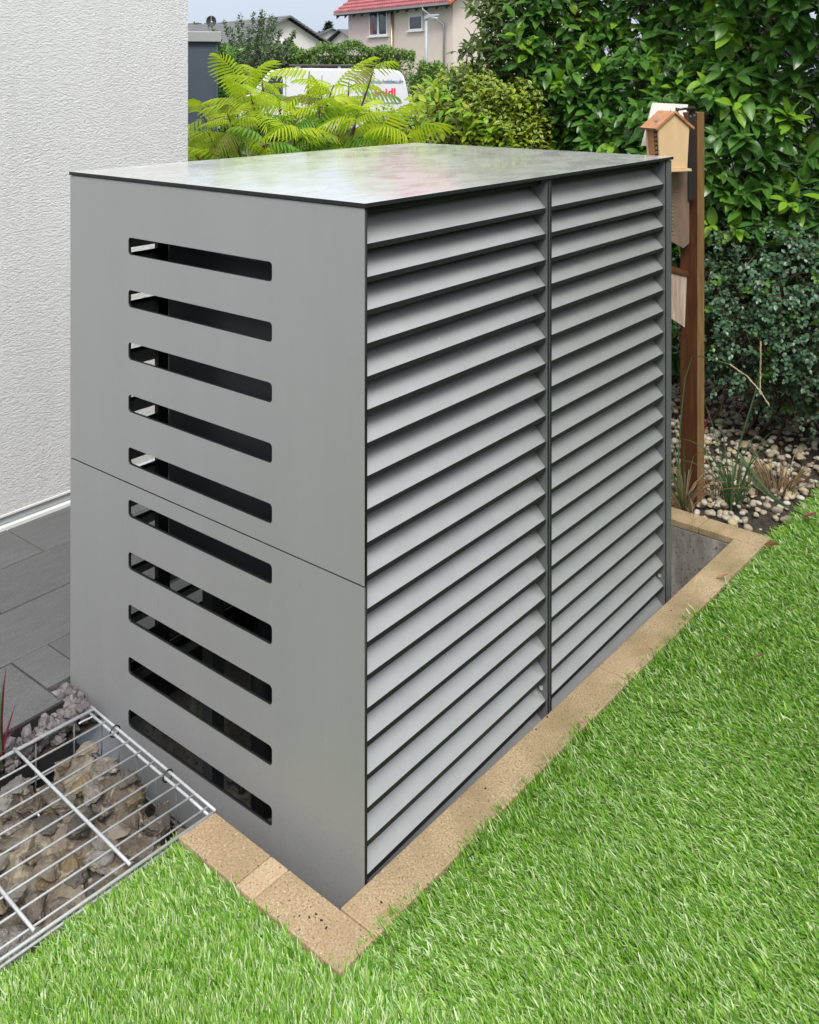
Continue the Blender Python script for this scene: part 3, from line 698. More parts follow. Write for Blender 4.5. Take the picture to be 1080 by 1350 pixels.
# ------------------------------------------------------------------ POST with bird house
POST = Vector((2.147, .210, 0)); PR = math.atan2(-FW.x, FW.y)       # facing the standpoint
post = tag(empty('wooden_post', (2.147, .210, -.04), 0), 'red brown square timber post standing in the pebbles behind the cover', 'post')
mb = MB(); hw_ = .046
prof = [(-.045, -.045), (-.004, -.047), (.045, -.045), (.045, .045), (-.045, .045)]
mb.add([(x, y, z_) for z_ in (0, 1.512) for x, y in ((-.034,-.034),(.034,-.034),(.034,.034),(-.034,.034))], [(0,1,5,4)], 1)
mb.add([(x, y, z_) for z_ in (0, 1.512) for x, y in ((-.034,-.034),(.034,-.034),(.034,.034),(-.034,.034))], [(3,0,4,7),(2,3,7,6),(1,2,6,5)], 0)
mb.add([(x, y, 1.512) for x, y in ((-.034,-.034),(.034,-.034),(.034,.034),(-.034,.034))], [(0,1,2,3)], 1)
mb.build('timber', [M['post_dark'], M['post_light']], post)
def lp(lat, dep, z_):       # around the post: metres right/ahead seen from the terrace
    p = POST+RT*lat+FW*dep; return Vector((p.x, p.y, z_))
br = tag(empty('iron_bracket', lp(-.055, -.075, 1.38), PR), 'black iron hook bracket screwed near the top of the wooden post', 'bracket')
MB().box((.018, .0, -.24), (.046, .006, .115)).build('plate', M['iron'], br, bevel=.002)
MB().tube([(.04, -.006, .105), (-.005, -.03, .108), (-.036, -.045, .104)], .0055, 8, r1=.004).build('arm', M['iron'], br, smooth=True)
MB().tube([(-.036, -.045, .112), (-.038, -.045, .098), (-.033, -.045, .088)], .008, 8, r1=.003).build('hook', M['iron'], br, smooth=True)
for dx_, dz_ in ((.026, .078), (.040, .082)): MB().tube([(dx_, -.003, dz_), (dx_, .001, dz_)], .0035, 10).build('screw', M['screw'], br)
# insect / bird house
bh = tag(empty('bird_house', lp(-.112, -.15, 1.256), PR+rad(24)), 'small pale plywood bird house with a red brown gable roof hanging by the post', 'bird house')
w0, w1, hh, hr = .062, .072, .165, .215
dp = .075
MB().prism([(-w0, .01), (w0, .01), (w1, hh), (0, hr), (-w1, hh)], 0, .008, 'Y').build('front_wall', M['ply'], bh, bevel=.001)
MB().prism([(-w0, .01), (w0, .01), (w1, hh), (0, hr), (-w1, hh)], dp-.008, dp, 'Y').build('back_wall', M['ply'], bh)
MB().add([(-w0+.002,.03,.01),(-w0+.002,dp-.008,.01),(-w1+.002,dp-.008,hh-.004),(-w1+.002,.03,hh-.004),(-w0+.010,.03,.01),(-w0+.010,dp-.008,.01),(-w1+.010,dp-.008,hh-.004),(-w1+.010,.03,hh-.004)], [(0,1,2,3),(4,5,6,7),(0,3,7,4),(0,1,5,4),(1,2,6,5),(2,3,7,6)]).build('side_wall', M['cedar'], bh)
MB().box((w0-.012, .008, .01), (w0-.004, dp-.008, hh)).build('side_wall', M['cedar'], bh)
for k in range(9):
    z_ = .022+k*.0165; MB().tube([(-w0-.001-.01*k/9, .019, z_), (w0-.014, .019, z_)], .0062, 8).build('tube', M['straw'], bh)
def roofslab(sgn):
    a = Vector((0, 0, hr+.002)); b_ = Vector((sgn*(w1+.013), 0, hh-.010)); d_ = (b_-a).normalized(); n_ = Vector((-d_.z, 0, d_.x))*(sgn); n_ = n_ if n_.z > 0 else -n_
    q = n_*.009; y0, y1 = -.009, dp+.010
    vs = [(p.x, y, p.z) for y in (y0, y1) for p in (a, b_, b_+q, a+q)]
    return MB().add(vs, [(0,1,2,3),(4,7,6,5),(0,4,5,1),(1,5,6,2),(2,6,7,3),(3,7,4,0)]).build('roof', M['cedar'], bh)
roofslab(1); roofslab(-1)
MB().box((-w0-.012, -.010, 0), (w0+.012, dp+.004, .009)).build('base_board', M['ply'], bh, bevel=.001)
MB().tube([(-.052, .03, .2155-.0385+.011), (-.0545, .03, .2155-.0385+.016)], .010, 14).build('badge', M['screw'], bh)
MB().tube([(.0, .02, hr+.008), (.0, .02, hr+.012)], .0018, 6).build('hanger', M['iron'], bh)
# white board of the second box behind
wb = tag(empty('white_board', lp(-.133, -.03, 1.338), PR), 'slanted white board fixed behind the pale bird house', 'board')
MB().prism([(-.07, .005), (.075, .005), (.115, .165), (-.022, .172)], 0, .012, 'Y').build('panel', M['whiteboard'], wb, bevel=.001).rotation_euler = (rad(-8), 0, 0)
MB().box((-.01, .016, .0), (.05, .09, .1)).build('nest_box', M['oldwood'], wb)
nb = tag(empty('nest_box', lp(-.052, -.06, .955), PR-rad(15)), 'narrow brown wooden nest box with stapled edge below the bird house', 'nest box')
MB().prism([(-.055, .03), (0.0, .0), (.022, .02), (.022, .31), (-.055, .31)], 0, .06, 'Y').build('box_body', M['oldwood'], nb, bevel=.002)
for k in range(12): MB().box((-.042, -.0025, .05+k*.014), (-.036, .001, .054+k*.014)).build('staple', M['screw'], nb)
wbx = tag(empty('wedge_box', lp(-.075, -.06, .655), PR-rad(10)), 'wedge shaped nest box with pale streaked wood low on the post', 'nest box')
MB().prism([(-.05, .05), (.028, .0), (.036, .195), (-.05, .215)], 0, .07, 'Y').build('box_body', M['greywood'], wbx, bevel=.002)
MB().prism([(-.054, .216), (.040, .196), (.042, .206), (-.054, .227)], -.006, .078, 'Y').build('lid', M['post_dark'], wbx)

# ------------------------------------------------------------------ PLANTS
def spot(px, py, dep): return at((px-540)/FPX*dep, dep, 1.6-(py-HYP)*dep/FPX)
T_laurel = [leaf_tpl(.088, .040, 5, .22, .13), leaf_tpl(.074, .036, 5, .35, .10), leaf_tpl(.100, .042, 5, .12, .15), leaf_tpl(.062, .030, 5, .25, .15)]
def whorl(frames, base, d, n, tp, mi, L, spread=.9, sc=(.8, 1.15), up=.55):
    """a shoot: n leaves round a stem that grows from base along d"""
    d = np.array(d)/np.linalg.norm(d); a0 = rng.uniform(0, 6.28)
    ax = cross3(d, (0, 0, 1)); ax = ax/(np.linalg.norm(ax)+1e-6); ay = cross3(d, ax)
    for k in range(n):
        t_ = (k+.5)/n; a = a0+k*2.4; side = ax*math.cos(a)+ay*math.sin(a)
        ld = d*(.35+.65*t_**2)+side*spread*(1.1-.55*t_)+np.array([0, 0, -.12])+rvec(.13)
        nup = np.array([0, 0, up])+side*.1+d*.6*(1-t_)+rvec(.18)+np.array([-.22, -.2, 0])
        frames.append((tp(), mi, base+d*L*t_, frame(ld, nup), rng.uniform(*sc)*(1-.25*(t_ > .8))))
def shrub(name, label, cat, root_p, n, sampler, dirf, mats, tone, tpls, leaves=(5, 9), L=.13, group=None, limit=300, stems=9, sc=(.8, 1.15), spread=.9, leafname='leaf', stem_r=.014, up=.55, stem_m='bark'):
    root = tag(empty(name, root_p), label, cat, group)
    fr = []; tw = MB(); bases = []
    for i in range(n):
        p = sampler(); d = dirf(p); nl = int(rng.integers(*leaves)); mi = tone(p)
        whorl(fr, p, d, nl, lambda: int(rng.integers(len(tpls))), mi, L*rng.uniform(.8, 1.2), sc=sc, spread=spread, up=up)
        bases.append((p, d)); dn = d/np.linalg.norm(d)
        if rng.random() < .75: tw.tube([tuple(p-dn*.10+np.array([0, 0, -.03])), tuple(p-dn*.03), tuple(p+dn*L*.9)], .0026, 4, r1=.0012, capped=False)
    loose(root, leafname, tpls, mats, fr, limit, 'foliage')
    o = tw.build('twigs', M['redbark'], root); plain_mesh_local(o, root); o['kind'] = 'stuff'
    rp = np.array(root_p); sel = rng.permutation(n)[:stems]
    for k in sel:
        p, d = bases[k]; g = rp+np.array([rng.uniform(-.18, .18), rng.uniform(-.25, .25), 0]); m1 = g*.5+p*.5+np.array([.12, 0, .08])+rvec(.06)
        o = MB().tube([tuple(g), tuple(g*.75+m1*.25+rvec(.03)), tuple(m1), tuple(p)], stem_r, 7, r1=.004).build('stem', M[stem_m], root, smooth=True); plain_mesh_local(o, root)
    return root
def hedge_sampler(y0, y1, z0, z1, xf=2.95, depth=.75, bul=.12, shape=None):
    def f():
        while True:
            y = rng.uniform(y0, y1); z_ = rng.uniform(z0, z1)
            x = xf+bul*math.sin(y*4.1+z_*2.2)+bul*.8*math.sin(z_*5.3-y*2.7)+min(depth, rng.exponential(depth*.38))
            if shape is None or shape(x, y, z_): return np.array([x, y, z_])
    return f
def outward(p): return np.array([-.75, -.30, .45])+rvec(.55)
def tone_l(p): r = rng.random(); return 2 if r < .15 else (1 if r < .52 else 0)
LM = [M['leaf_dark'], M['leaf_mid'], M['leaf_young']]
shrub('laurel_shrub', 'large glossy green shrub rising behind the bird house and the cover', 'shrub', (3.35, .85, -.03), 1750, hedge_sampler(.34, 1.46, .42, 2.45), outward, LM, tone_l, T_laurel, sc=(.85, 1.22), group='tall shrubs behind the cover')
shrub('laurel_shrub', 'large glossy green shrub at the right edge overhanging the pebbles', 'shrub', (3.35, -.2, -.03), 1600, hedge_sampler(-1.1, .38, .52, 2.5, xf=2.85), outward, LM, tone_l, T_laurel, sc=(.9, 1.32), group='tall shrubs behind the cover')
shrub('laurel_shrub', 'dark inner foliage low behind the wooden post', 'shrub', (3.6, .9, -.03), 420, hedge_sampler(-.6, 1.6, .10, .8, xf=3.35, depth=.5), outward, LM, lambda p: 0, T_laurel, stems=7, limit=60)
T_ol = [leaf_tpl(.058, .018, 4, .2, .15), leaf_tpl(.066, .022, 4, .3, .15), leaf_tpl(.05, .018, 4, .15, .2)]
shrub('olive_green_shrub', 'loose olive green shrub with narrow leaves in front of the pink house corner', 'shrub', (3.4, 1.85, -.03), 1500,
      hedge_sampler(1.30, 2.0, .75, 2.5, xf=3.02, depth=.6, shape=lambda x, y, z_: y < 1.90+.12*math.sin(z_*6)-.10*(z_-1.4)), outward, [M['leaf_olive'], M['leaf_mid']], lambda p: int(rng.random() < .18), T_ol, leaves=(6, 11), L=.12)
T_sm = [leaf_tpl(.022, .016, 3, .1, .1), leaf_tpl(.027, .019, 3, .2, .1), leaf_tpl(.018, .014, 3, .1, .1)]
def sm():
    while True:
        v = rng.uniform(-1, 1, 3)
        if v@v < 1: break
    v = v/np.linalg.norm(v)*np.linalg.norm(v)**.5
    return np.array([2.92, .10, .60])+v*np.array([.30, .50, .44])
shrub('small_leaved_shrub', 'low dark shrub with tiny round blue green leaves over the pebbles', 'shrub', (3.0, .2, -.03), 1450, sm, lambda p: np.array([-.6, -.2, .1])+rvec(.8), [M['leaf_small'], M['leaf_mid']], lambda p: int(rng.random() < .10), T_sm, leaves=(8, 14), L=.13, limit=0, stems=8, stem_r=.007)
T_va = [leaf_tpl(.036, .021, 4, .35, .22), leaf_tpl(.030, .019, 4, .2, .25), leaf_tpl(.040, .022, 4, .5, .2)]
def va():
    y = rng.uniform(1.33, 2.42); zt_ = 1.57-.22*abs(y-1.95)**1.2-.75*min(.25, max(0, y-1.97)); z_ = zt_-abs(rng.normal(0, .26)); return np.array([2.86+.12*math.sin(y*7)+rng.exponential(.12), y, max(.6, z_)])
vr_ = shrub('variegated_privet', 'bushy shrub with yellow edged leaves behind the far edge of the cover', 'shrub', (3.0, 2.1, -.03), 1300, va, lambda p: np.array([-.35, -.2, 1.0])+rvec(.35), [M['leaf_vari'], M['leaf_acid']], lambda p: int(rng.random() < .42), T_va, leaves=(7, 13), L=.15, limit=300, stems=8, spread=1.0, stem_r=.008)
def tall_shoot(root, px, py_top, py_bot, dep, mats, tpls, lean=0.0):
    a = np.array(spot(px, py_bot, dep)); b_ = np.array(spot(px+lean, py_top, dep)); n = 11; fr = []
    inv = root.matrix_basis.inverted()
    for k in range(n):
        t_ = (k+1)/n; p = a+(b_-a)*t_
        for s in (-1, 1):
            a_ = k*1.57+.3; side = (RTn*math.cos(a_)+FWn*math.sin(a_))*s
            fr.append((int(rng.integers(len(tpls))), 0, p, frame(side+np.array([0, 0, .65])+rvec(.1), [0, 0, 1]-side*.6), (1.05-.5*t_)*rng.uniform(.9, 1.1)))
    o = mass('shoot_leaves', tpls, fr, mats, root); o.matrix_local = inv; o['kind'] = 'stuff'
    o = MB().tube([tuple(a), tuple(b_)], .003, 5, r1=.0015).build('shoot_stem', M['redbark'], root); o.matrix_local = inv
for px_, yt, yb, dep in ((561, 76, 130, 5.5), (591, 84, 135, 5.4), (617, 96, 140, 5.4), (603, 108, 150, 5.2), (633, 104, 150, 5.3), (676, 182, 205, 4.9)):
    tall_shoot(vr_, px_, yt, yb, dep, [M['leaf_acid']], T_va, rng.uniform(-3, 3))
# young orange green shoots
T_ac = [leaf_tpl(.075, .030, 5, .2, .2), leaf_tpl(.062, .026, 5, .35, .2)]
def ac():
    return np.array(spot(rng.uniform(572, 668), rng.uniform(118, 200), rng.uniform(4.95, 5.25)))
shrub('acid_green_shrub', 'sprawling shoots with large yellow green leaves beside the yellow edged shrub', 'shrub', tuple(at(.42, 5.15, -.03)), 30, ac, lambda p: np.array([-.5, .15, .55])+rvec(.45), [M['leaf_acid'], M['leaf_young']], lambda p: int(rng.random() < .4), T_ac, leaves=(6, 10), L=.14, limit=200, stems=5, stem_r=.006)

# mimosa tree with feathery fronds
def frond_tpl(L=.22, n=12, pl=.092, pw=.0125, droop=.5, hang=1.0, seed=0):
    r = np.random.default_rng(seed); V = []; F = []; U = []
    def rp(t_): return np.array([0, L*t_*(1-.12*droop*t_), .05*L*math.sin(t_*3)-droop*L*t_*t_*.55])
    for i in range(5):
        a, b_ = rp(i/5), rp((i+1)/5); k = len(V); w = .0018
        V += [a+[-w, 0, 0], a+[w, 0, 0], b_+[w, 0, 0], b_+[-w, 0, 0]]; F.append((k, k+1, k+2, k+3)); U += [(.5, .5)]*4
    for i in range(n):
        t_ = .10+.90*i/(n-1); p = rp(t_); ln = pl*(math.sin(math.pi*(.16+.72*t_))**.6)
        for s in (-1, 1):
            d0 = np.array([s*(.95-.5*t_**3), .30+.9*t_**3, -.10]); d0 /= np.linalg.norm(d0)
            hg = hang*r.uniform(.8, 1.2)
            q = [p+d0*ln*u+np.array([0, 0, -hg*ln*u*u]) for u in (0, .35, .7, 1.0)]
            wd = np.array([0, 1, .25*s])*pw*.5; ws = [.55, 1, .9, .25]
            k = len(V)
            for a, w in zip(q, ws): V += [a-wd*w, a+wd*w]; U += [(0, 0), (1, 0)]
            for j in range(3): F.append((k+2*j, k+2*j+1, k+2*j+3, k+2*j+2))
    return np.array(V), np.array(F), np.array(U, float)
T_fr = [frond_tpl(seed=1), frond_tpl(.20, 11, .09, droop=.8, hang=.9, seed=2), frond_tpl(.25, 13, .085, droop=.35, hang=.6, seed=3), frond_tpl(.17, 9, .06, droop=.5, seed=4)]
mroot = at(-.62, 5.25, -.05); mim = tag(empty('mimosa_tree', tuple(mroot)), 'young silk tree with bright yellow green feathery fronds behind the cover', 'tree')
minv = mim.matrix_basis.inverted()
fr = []; rp_ = np.array(mroot)
tips = [(330, 122, 5.1), (300, 150, 5.0), (275, 175, 5.2), (368, 132, 5.2), (408, 94, 5.3), (440, 112, 5.2), (345, 100, 5.5), (424, 126, 5.1), (540, 172, 5.0), (460, 108, 5.6), (350, 185, 4.9), (392, 168, 5.0), (492, 92, 5.2), (470, 152, 5.0), (505, 165, 5.1), (440, 170, 5.2), (265, 150, 5.4), (318, 112, 5.4), (425, 140, 5.4), (370, 205, 5.1), (455, 195, 5.0), (300, 205, 5.1), (520, 190, 5.1), (258, 205, 5.0), (410, 200, 5.2)]
fk = tuple(at(-.60, 5.2, .55))
MB().tube([tuple(mroot), tuple(at(-.62, 5.22, .3)), fk], .024, 8, r1=.016).build('trunk', M['bark'], mim, smooth=True)
for (a, b_, c_) in tips:
    tip = np.array(spot(a, b_, c_)); st = np.array(fk); md = st*.45+tip*.55+np.array([0, 0, -.08])+rvec(.04)
    MB().tube([tuple(st), tuple(md), tuple(tip*.85+md*.15+rvec(.01)), tuple(tip)], .010, 6, r1=.003).build('branch', M['redbark'], mim, smooth=True)
    nfr = 4 if b_ < 95 else 9; a0 = rng.uniform(0, 6)
    for k in range(nfr):
        an = a0+k*2.4; t_ = k/nfr; el = .45-.55*t_+rng.normal(0, .32)
        d = np.array([math.cos(an)*math.cos(el), math.sin(an)*math.cos(el), math.sin(el)])
        base = tip*(1-.30*t_)+md*(.30*t_)
        hi = (b_ < 150)
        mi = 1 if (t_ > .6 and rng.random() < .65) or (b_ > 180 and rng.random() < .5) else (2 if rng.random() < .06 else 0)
        fr.append((3 if rng.random() < .15 or b_ < 95 else int(rng.integers(3)), mi, base, frame(d, np.array([0, 0, 1])+rvec(.45)), rng.uniform(.55, 1.15)))
for o in list(mim.children): o.matrix_local = minv
loose(mim, 'frond', T_fr, [M['frond'], M['frond_dark'], M['frond_dry']], fr, 290, 'frond_mass')

# ribbons for grasses
def ribbon(name, pts, w, mat, parent, w1=.0005, fold=True, wdir=None):
    pts = [np.array(p, float) for p in pts]; n = len(pts); V = []; F = []; U = []
    for i, p in enumerate(pts):
        d = pts[min(i+1, n-1)]-pts[max(0, i-1)]; d /= np.linalg.norm(d); sd = cross3(d, -FWn if wdir is None else wdir); sd /= np.linalg.norm(sd)+1e-6
        t_ = i/(n-1); ww = w*(1-t_**1.7)+w1; V += [p-sd*ww, p+FWn*ww*.4, p+sd*ww]; U += [(0, t_), (.5, t_), (1, t_)]
    for i in range(n-1): a = 3*i; F += [(a, a+1, a+4, a+3), (a+1, a+2, a+5, a+4)]
    o = quads_mesh(name, np.array(V), np.array(F), np.array(U, float), np.zeros(len(F)), mat, parent); o.matrix_local = parent.matrix_basis.inverted(); return o
def arc(a, h, dirv, reach, droop, n=9):
    a = np.array(a, float); dv = np.array(dirv, float)
    return [a+dv*reach*t_**1.4+np.array([0, 0, h*(t_-droop*t_*t_)]) for t_ in np.linspace(0, 1, n)]
def clump(root, base, n, hr_, reach, w, mat, name='blade', rad_=.03, droop=(.2, .7)):
    for k in range(n):
        a = rng.uniform(0, 6.28); dv = np.array([math.cos(a), math.sin(a), 0]); r0 = rad_*math.sqrt(rng.random())
        ribbon(name, arc(np.array(base)+dv*r0, rng.uniform(*hr_), dv, rng.uniform(*reach), rng.uniform(*droop)), w*rng.uniform(.7, 1.2), mat, root)
g1 = tag(empty('ornamental_grass', tuple(spot(968, 668, 3.66))), 'clump of upright green ornamental grass with a long seed head among the pale pebbles', 'grass clump')
b0 = np.array(spot(966, 672, 3.64)); b0[2] = -.02
clump(g1, b0, 26, (.16, .50), (.03, .20), .0032, M['reed'])
ribbon('blade', [spot(980, 608, 3.6), spot(996, 640, 3.5), spot(1030, 665, 3.38), spot(1062, 680, 3.3), spot(1082, 692, 3.25)], .0045, M['reed'], g1)
ribbon('blade', [spot(975, 600, 3.6), spot(1000, 632, 3.5), spot(1020, 655, 3.4), spot(1045, 672, 3.35)], .004, M['reed'], g1)
ribbon('blade', [spot(966, 660, 3.6), spot(985, 655, 3.5), spot(992, 690, 3.4), spot(1012, 712, 3.33)], .003, M['reed'], g1)
ribbon('stalk', [spot(963, 690, 3.6), spot(966, 640, 3.58), spot(975, 585, 3.56), spot(992, 530, 3.55), spot(1001, 500, 3.55), spot(1003, 470, 3.55), spot(1003, 446, 3.55)], .0026, M['reed'], g1, .001)
def seedhead(root, pts, r):
    mb = MB(); pts = [np.array(p) for p in pts]
    for i in range(90):
        t_ = i/90*(len(pts)-1.001); k = int(t_); p = pts[k]+(pts[k+1]-pts[k])*(t_-k); d = pts[k+1]-pts[k]; d /= np.linalg.norm(d)
        q = p+d*.012+rvec(r); mb.tube([tuple(p), tuple(q)], .0014, 4, r1=.0004)
    o = mb.build('seed_head', M['seed'], root); o.matrix_local = root.matrix_basis.inverted()
seedhead(g1, [spot(1002, 520, 3.55), spot(1003, 485, 3.55), spot(1003, 452, 3.55)], .004)
g2 = tag(empty('ornamental_grass', tuple(spot(903, 655, 3.72))), 'dry arching grass clump at the foot of the wooden post', 'grass clump')
b0 = np.array(spot(902, 655, 3.62)); b0[2] = -.02
clump(g2, b0, 46, (.10, .38), (.04, .24), .0022, M['straw'], droop=(.3, 1.0)); clump(g2, b0, 9, (.15, .5), (.03, .14), .0025, M['reed'])
cu = [spot(893, 640, 3.65), spot(897, 560, 3.62), spot(903, 500, 3.58), spot(913, 469, 3.55), spot(935, 472, 3.5), spot(962, 480, 3.48), spot(985, 496, 3.45), spot(1002, 515, 3.42), spot(1013, 532, 3.4)]
ribbon('stalk', cu, .0016, M['reed'], g2, .001); seedhead(g2, cu[5:], .0035)
g3 = tag(empty('dry_grass_tuft', tuple(spot(1030, 625, 3.85))), 'low brown dried grass tuft among the pale pebbles', 'grass clump')
b0 = np.array(spot(1024, 640, 3.78)); b0[2] = -.02
clump(g3, b0, 90, (.08, .22), (.02, .11), .0020, M['straw'], rad_=.07)
b0 = np.array(spot(985, 640, 3.8)); b0[2] = -.02; clump(g3, b0, 36, (.05, .16), (.02, .10), .0020, M['straw'], rad_=.06); clump(g3, np.array(spot(945, 650, 3.72))*[1, 1, 0], 24, (.05, .20), (.03, .14), .0018, M['straw'], rad_=.05, droop=(.3, 1.0))
g4 = tag(empty('red_grass', tuple(spot(4, 1020, 2.26))), 'blood red and green grass blades beside the dark paving', 'grass clump')
b0 = np.array(at(-.962, 2.27, -.03))
ribbon('blade', [b0, spot(2, 950, 2.27), spot(5, 905, 2.28), spot(8, 882, 2.29)], .0035, M['redblade'], g4); ribbon('blade', [b0+[.004, 0, 0], spot(4, 985, 2.27), spot(12, 955, 2.27), spot(20, 930, 2.28)], .0035, M['redblade'], g4)
ribbon('blade', [b0, spot(-1, 960, 2.26), spot(1, 920, 2.27), spot(3, 895, 2.28)], .003, M['reed'], g4)
clump(g4, b0+np.array([-.03, .01, 0]), 7, (.08, .2), (.02, .08), .003, M['redblade'], rad_=.02)
pot = tag(empty('dark_red_plant', tuple(at(1.19, 4.02, -.03))), 'dark red leafy plant in the shade between post and pebbles', 'plant')
for k in range(14):
    a = rng.uniform(0, 6.28); dv = np.array([math.cos(a), math.sin(a), 0]); ribbon('blade', arc(np.array(at(1.19, 4.02, -.03)), rng.uniform(.15, .3), dv, rng.uniform(.02, .08), .1), .010, M['redblade'], pot)

# fallen leaves and bits
def fallen(name, px_, py_, L, Wd, ang, mat, label, zz=.003, curl=.25, cat='leaf'):
    tv, tf, tu = leaf_tpl(L, Wd, 6, -curl, .35); me = tpl_mesh(name, (tv, tf, tu), mat)
    dep = FPX*(1.6-zz)/(py_-HYP); p = at((px_-540)/FPX*dep, dep, zz)
    o = link(name, me, None, tuple(p)); o.rotation_euler = (rad(4), rad(12), ang); tag(o, label, cat)
fallen('fallen_leaf', 1007, 718, .052, .020, rad(183), M['deadleaf'], 'dark red fallen leaf on the turf just outside the far kerb corner', .018)
fallen('fallen_leaf', 944, 761, .040, .013, rad(-165), M['deadleaf2'], 'orange brown curled leaf lying on the tan kerb', .005, .5)
fallen('fallen_leaf', 1057, 682, .055, .018, rad(-140), M['pinkleaf'], 'crimson fallen leaf on the turf by the pebbles at the right edge', .02)
fallen('fallen_leaf', 995, 866, .026, .007, rad(-140), M['deadleaf'], 'tiny dry red leaf standing in the turf at the right', .02)
random.seed(5)
bit = MB()
for (px_, py_) in ((408, 1210), (417, 1206), (424, 1214), (395, 1208), (430, 1224), (503, 1190), (722, 946), (707, 962), (885, 805), (960, 800), (640, 1040)):
    dep = FPX*1.6/(py_-HYP); p = at((px_-540)/FPX*dep, dep, .001); r_ = Euler((random.random(), random.random(), random.random()*6)).to_matrix().to_4x4()
    bit.box((-.0025, -.0014, -.001), (.0025, .0014, .001), 0, Matrix.Translation(p) @ r_)
o = bit.build('soil_crumbs', M['speck']); tag(o, 'dark soil crumbs lying on the tan kerb stones', kind='stuff')
mb = MB()
for (px_, py_) in ((617, 1125), (810, 1190), (892, 935), (1000, 830), (760, 1090), (1020, 905), (880, 1230)):
    dep = FPX*1.58/(py_-HYP); p = at((px_-540)/FPX*dep, dep, .012); a = random.uniform(0, 6); l = random.uniform(.008, .02)
    mb.tube([tuple(p), tuple(p+Vector((math.cos(a)*l, math.sin(a)*l, .004)))], .0014, 5)
o = mb.build('twig_bits', M['speck']); tag(o, 'small dark twig bits scattered on the green turf', kind='stuff')

# ------------------------------------------------------------------ BACKGROUND
T_q = [leaf_tpl(.10, .05, 2, .3, .2), leaf_tpl(.075, .045, 2, .1, .3)]
def cloud(name, label, cat, root_p, n, sampler, mat, sc=(.7, 1.3), group=None, trunk=None):
    root = tag(empty(name, tuple(root_p)), label, cat, group); fr = []
    for _ in range(n):
        p = sampler(); fr.append((int(rng.integers(2)), 0, p, frame(rvec()+np.array([0, 0, .3]), [0, 0, 1]+rvec(.6)), rng.uniform(*sc)))
    o = mass('crown', T_q, fr, [M[mat]], root); o.matrix_local = root.matrix_basis.inverted(); o['kind'] = 'stuff'
    rp = np.array(root_p)
    for (a, b_, r0) in (trunk or []):
        o = MB().tube([tuple(rp+np.array(a)), tuple(rp+(np.array(a)+np.array(b_))*.5+rvec(.05)), tuple(rp+np.array(b_))], r0, 7, r1=r0*.35).build('trunk', M['bark'], root, smooth=True); o.matrix_local = root.matrix_basis.inverted()
    return root
def atn(l, d, z): return np.array(at(l, d, z))
def hedge_s():
    u = rng.uniform(-7.5, .15); top_ = 2.68+.10*math.sin(u*2.3)+.08*math.sin(u*6.1)-.9*max(0, (u+.35))**1.5
    while True:
        z_ = rng.uniform(.1, top_); v = rng.uniform(-.6, .6)
        if z_ > top_-.28 or v < -.35: break
    v += .10*math.sin(u*5+z_*4)+.06*math.sin(u*11-z_*6)
    if z_ > top_-.3: v *= .8
    return atn(u, 31+v, z_)
cloud('clipped_hedge', 'long dense clipped green hedge behind the white van', 'hedge', at(-3.7, 31, 0), 19000, hedge_s, 'hedge', (.8, 1.5), trunk=[((0, 0, 0), (0, 0, 1.8), .05)])
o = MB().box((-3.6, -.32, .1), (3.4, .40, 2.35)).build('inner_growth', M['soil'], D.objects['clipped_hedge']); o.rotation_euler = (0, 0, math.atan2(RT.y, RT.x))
def ball(l, d, z0, rx, rz, bump_=.1):
    def f():
        v = rvec(); r_ = rng.uniform(.75, 1.02)+bump_*math.sin(v[0]*7+v[2]*5)
        return atn(l+v[0]*rx*r_, d+v[1]*rx*r_, z0+v[2]*rz*r_)
    return f
cloud('round_bush', 'round green bush at the right end of the clipped hedge', 'bush', at(.62, 29, 0), 6500, ball(.62, 29, 1.15, .62, 1.0), 'hedge', (.8, 1.4), trunk=[((0, 0, 0), (0, 0, 1), .05)])
def tallbush():
    k = rng.integers(34); r_ = np.random.default_rng(int(k)+100); l0 = r_.normal(0, .10); tipx = r_.normal(.05, .95); tz = 3.62-.42*abs(tipx)**1.3-r_.exponential(.32); ty = r_.normal(0, .6)
    t_ = rng.random()**.75; z_ = .3+(tz-.3)*t_; return atn(-4.55+l0+tipx*t_**1.2, 28+ty*t_, z_)+rvec(.13*(1.15-t_)+.02)
cloud('tall_bush', 'tall grey green bush with wispy shoots in front of the grey roofed house', 'bush', at(-4.55, 28, 0), 12000, tallbush, 'bush_grey', (.8, 1.4), trunk=[((0, 0, 0), (.3, .2, 2.4), .05), ((0, 0, 0), (-.4, .1, 2.3), .05), ((.05, 0, 0), (.8, -.6, 2.5), .04)])
cloud('climbing_bush', 'bright green leafy bush beside the dark blue shed', 'bush', at(-2.0, 11.2, 0), 2500, lambda: atn(-2.13+rng.normal(0, .05), 11.2+rng.normal(0, .2), rng.uniform(.3, 1.95)), 'leaf_mid', (.5, .9), trunk=[((0, 0, 0), (0, 0, 1.2), .02)])
cloud('conifer_tree', 'small dark conifer top standing over the distant roofs', 'tree', at(-6.75, 80, 0), 1600, lambda: (lambda t_: atn(-6.75+rng.normal(0, .9)*(1-t_), 80+rng.normal(0, .9)*(1-t_), 2.5+3.7*t_))(rng.random()**1.4), 'conifer', (3, 5), trunk=[((0, 0, 0), (0, 0, 5), .15)])
cloud('round_tree', 'small round tree beside the satellite dish beyond the shed', 'tree', at(-13.0, 60, 0), 2500, ball(-13.0, 60, 3.9, .9, 1.1), 'bush_grey', (2, 3.4), trunk=[((0, 0, 0), (0, 0, 3.5), .15)])
def hh():
    u = rng.uniform(-12, 14); return atn(u, 13+rng.normal(0, .4), rng.uniform(.0, 1.05+.1*math.sin(u*3)))
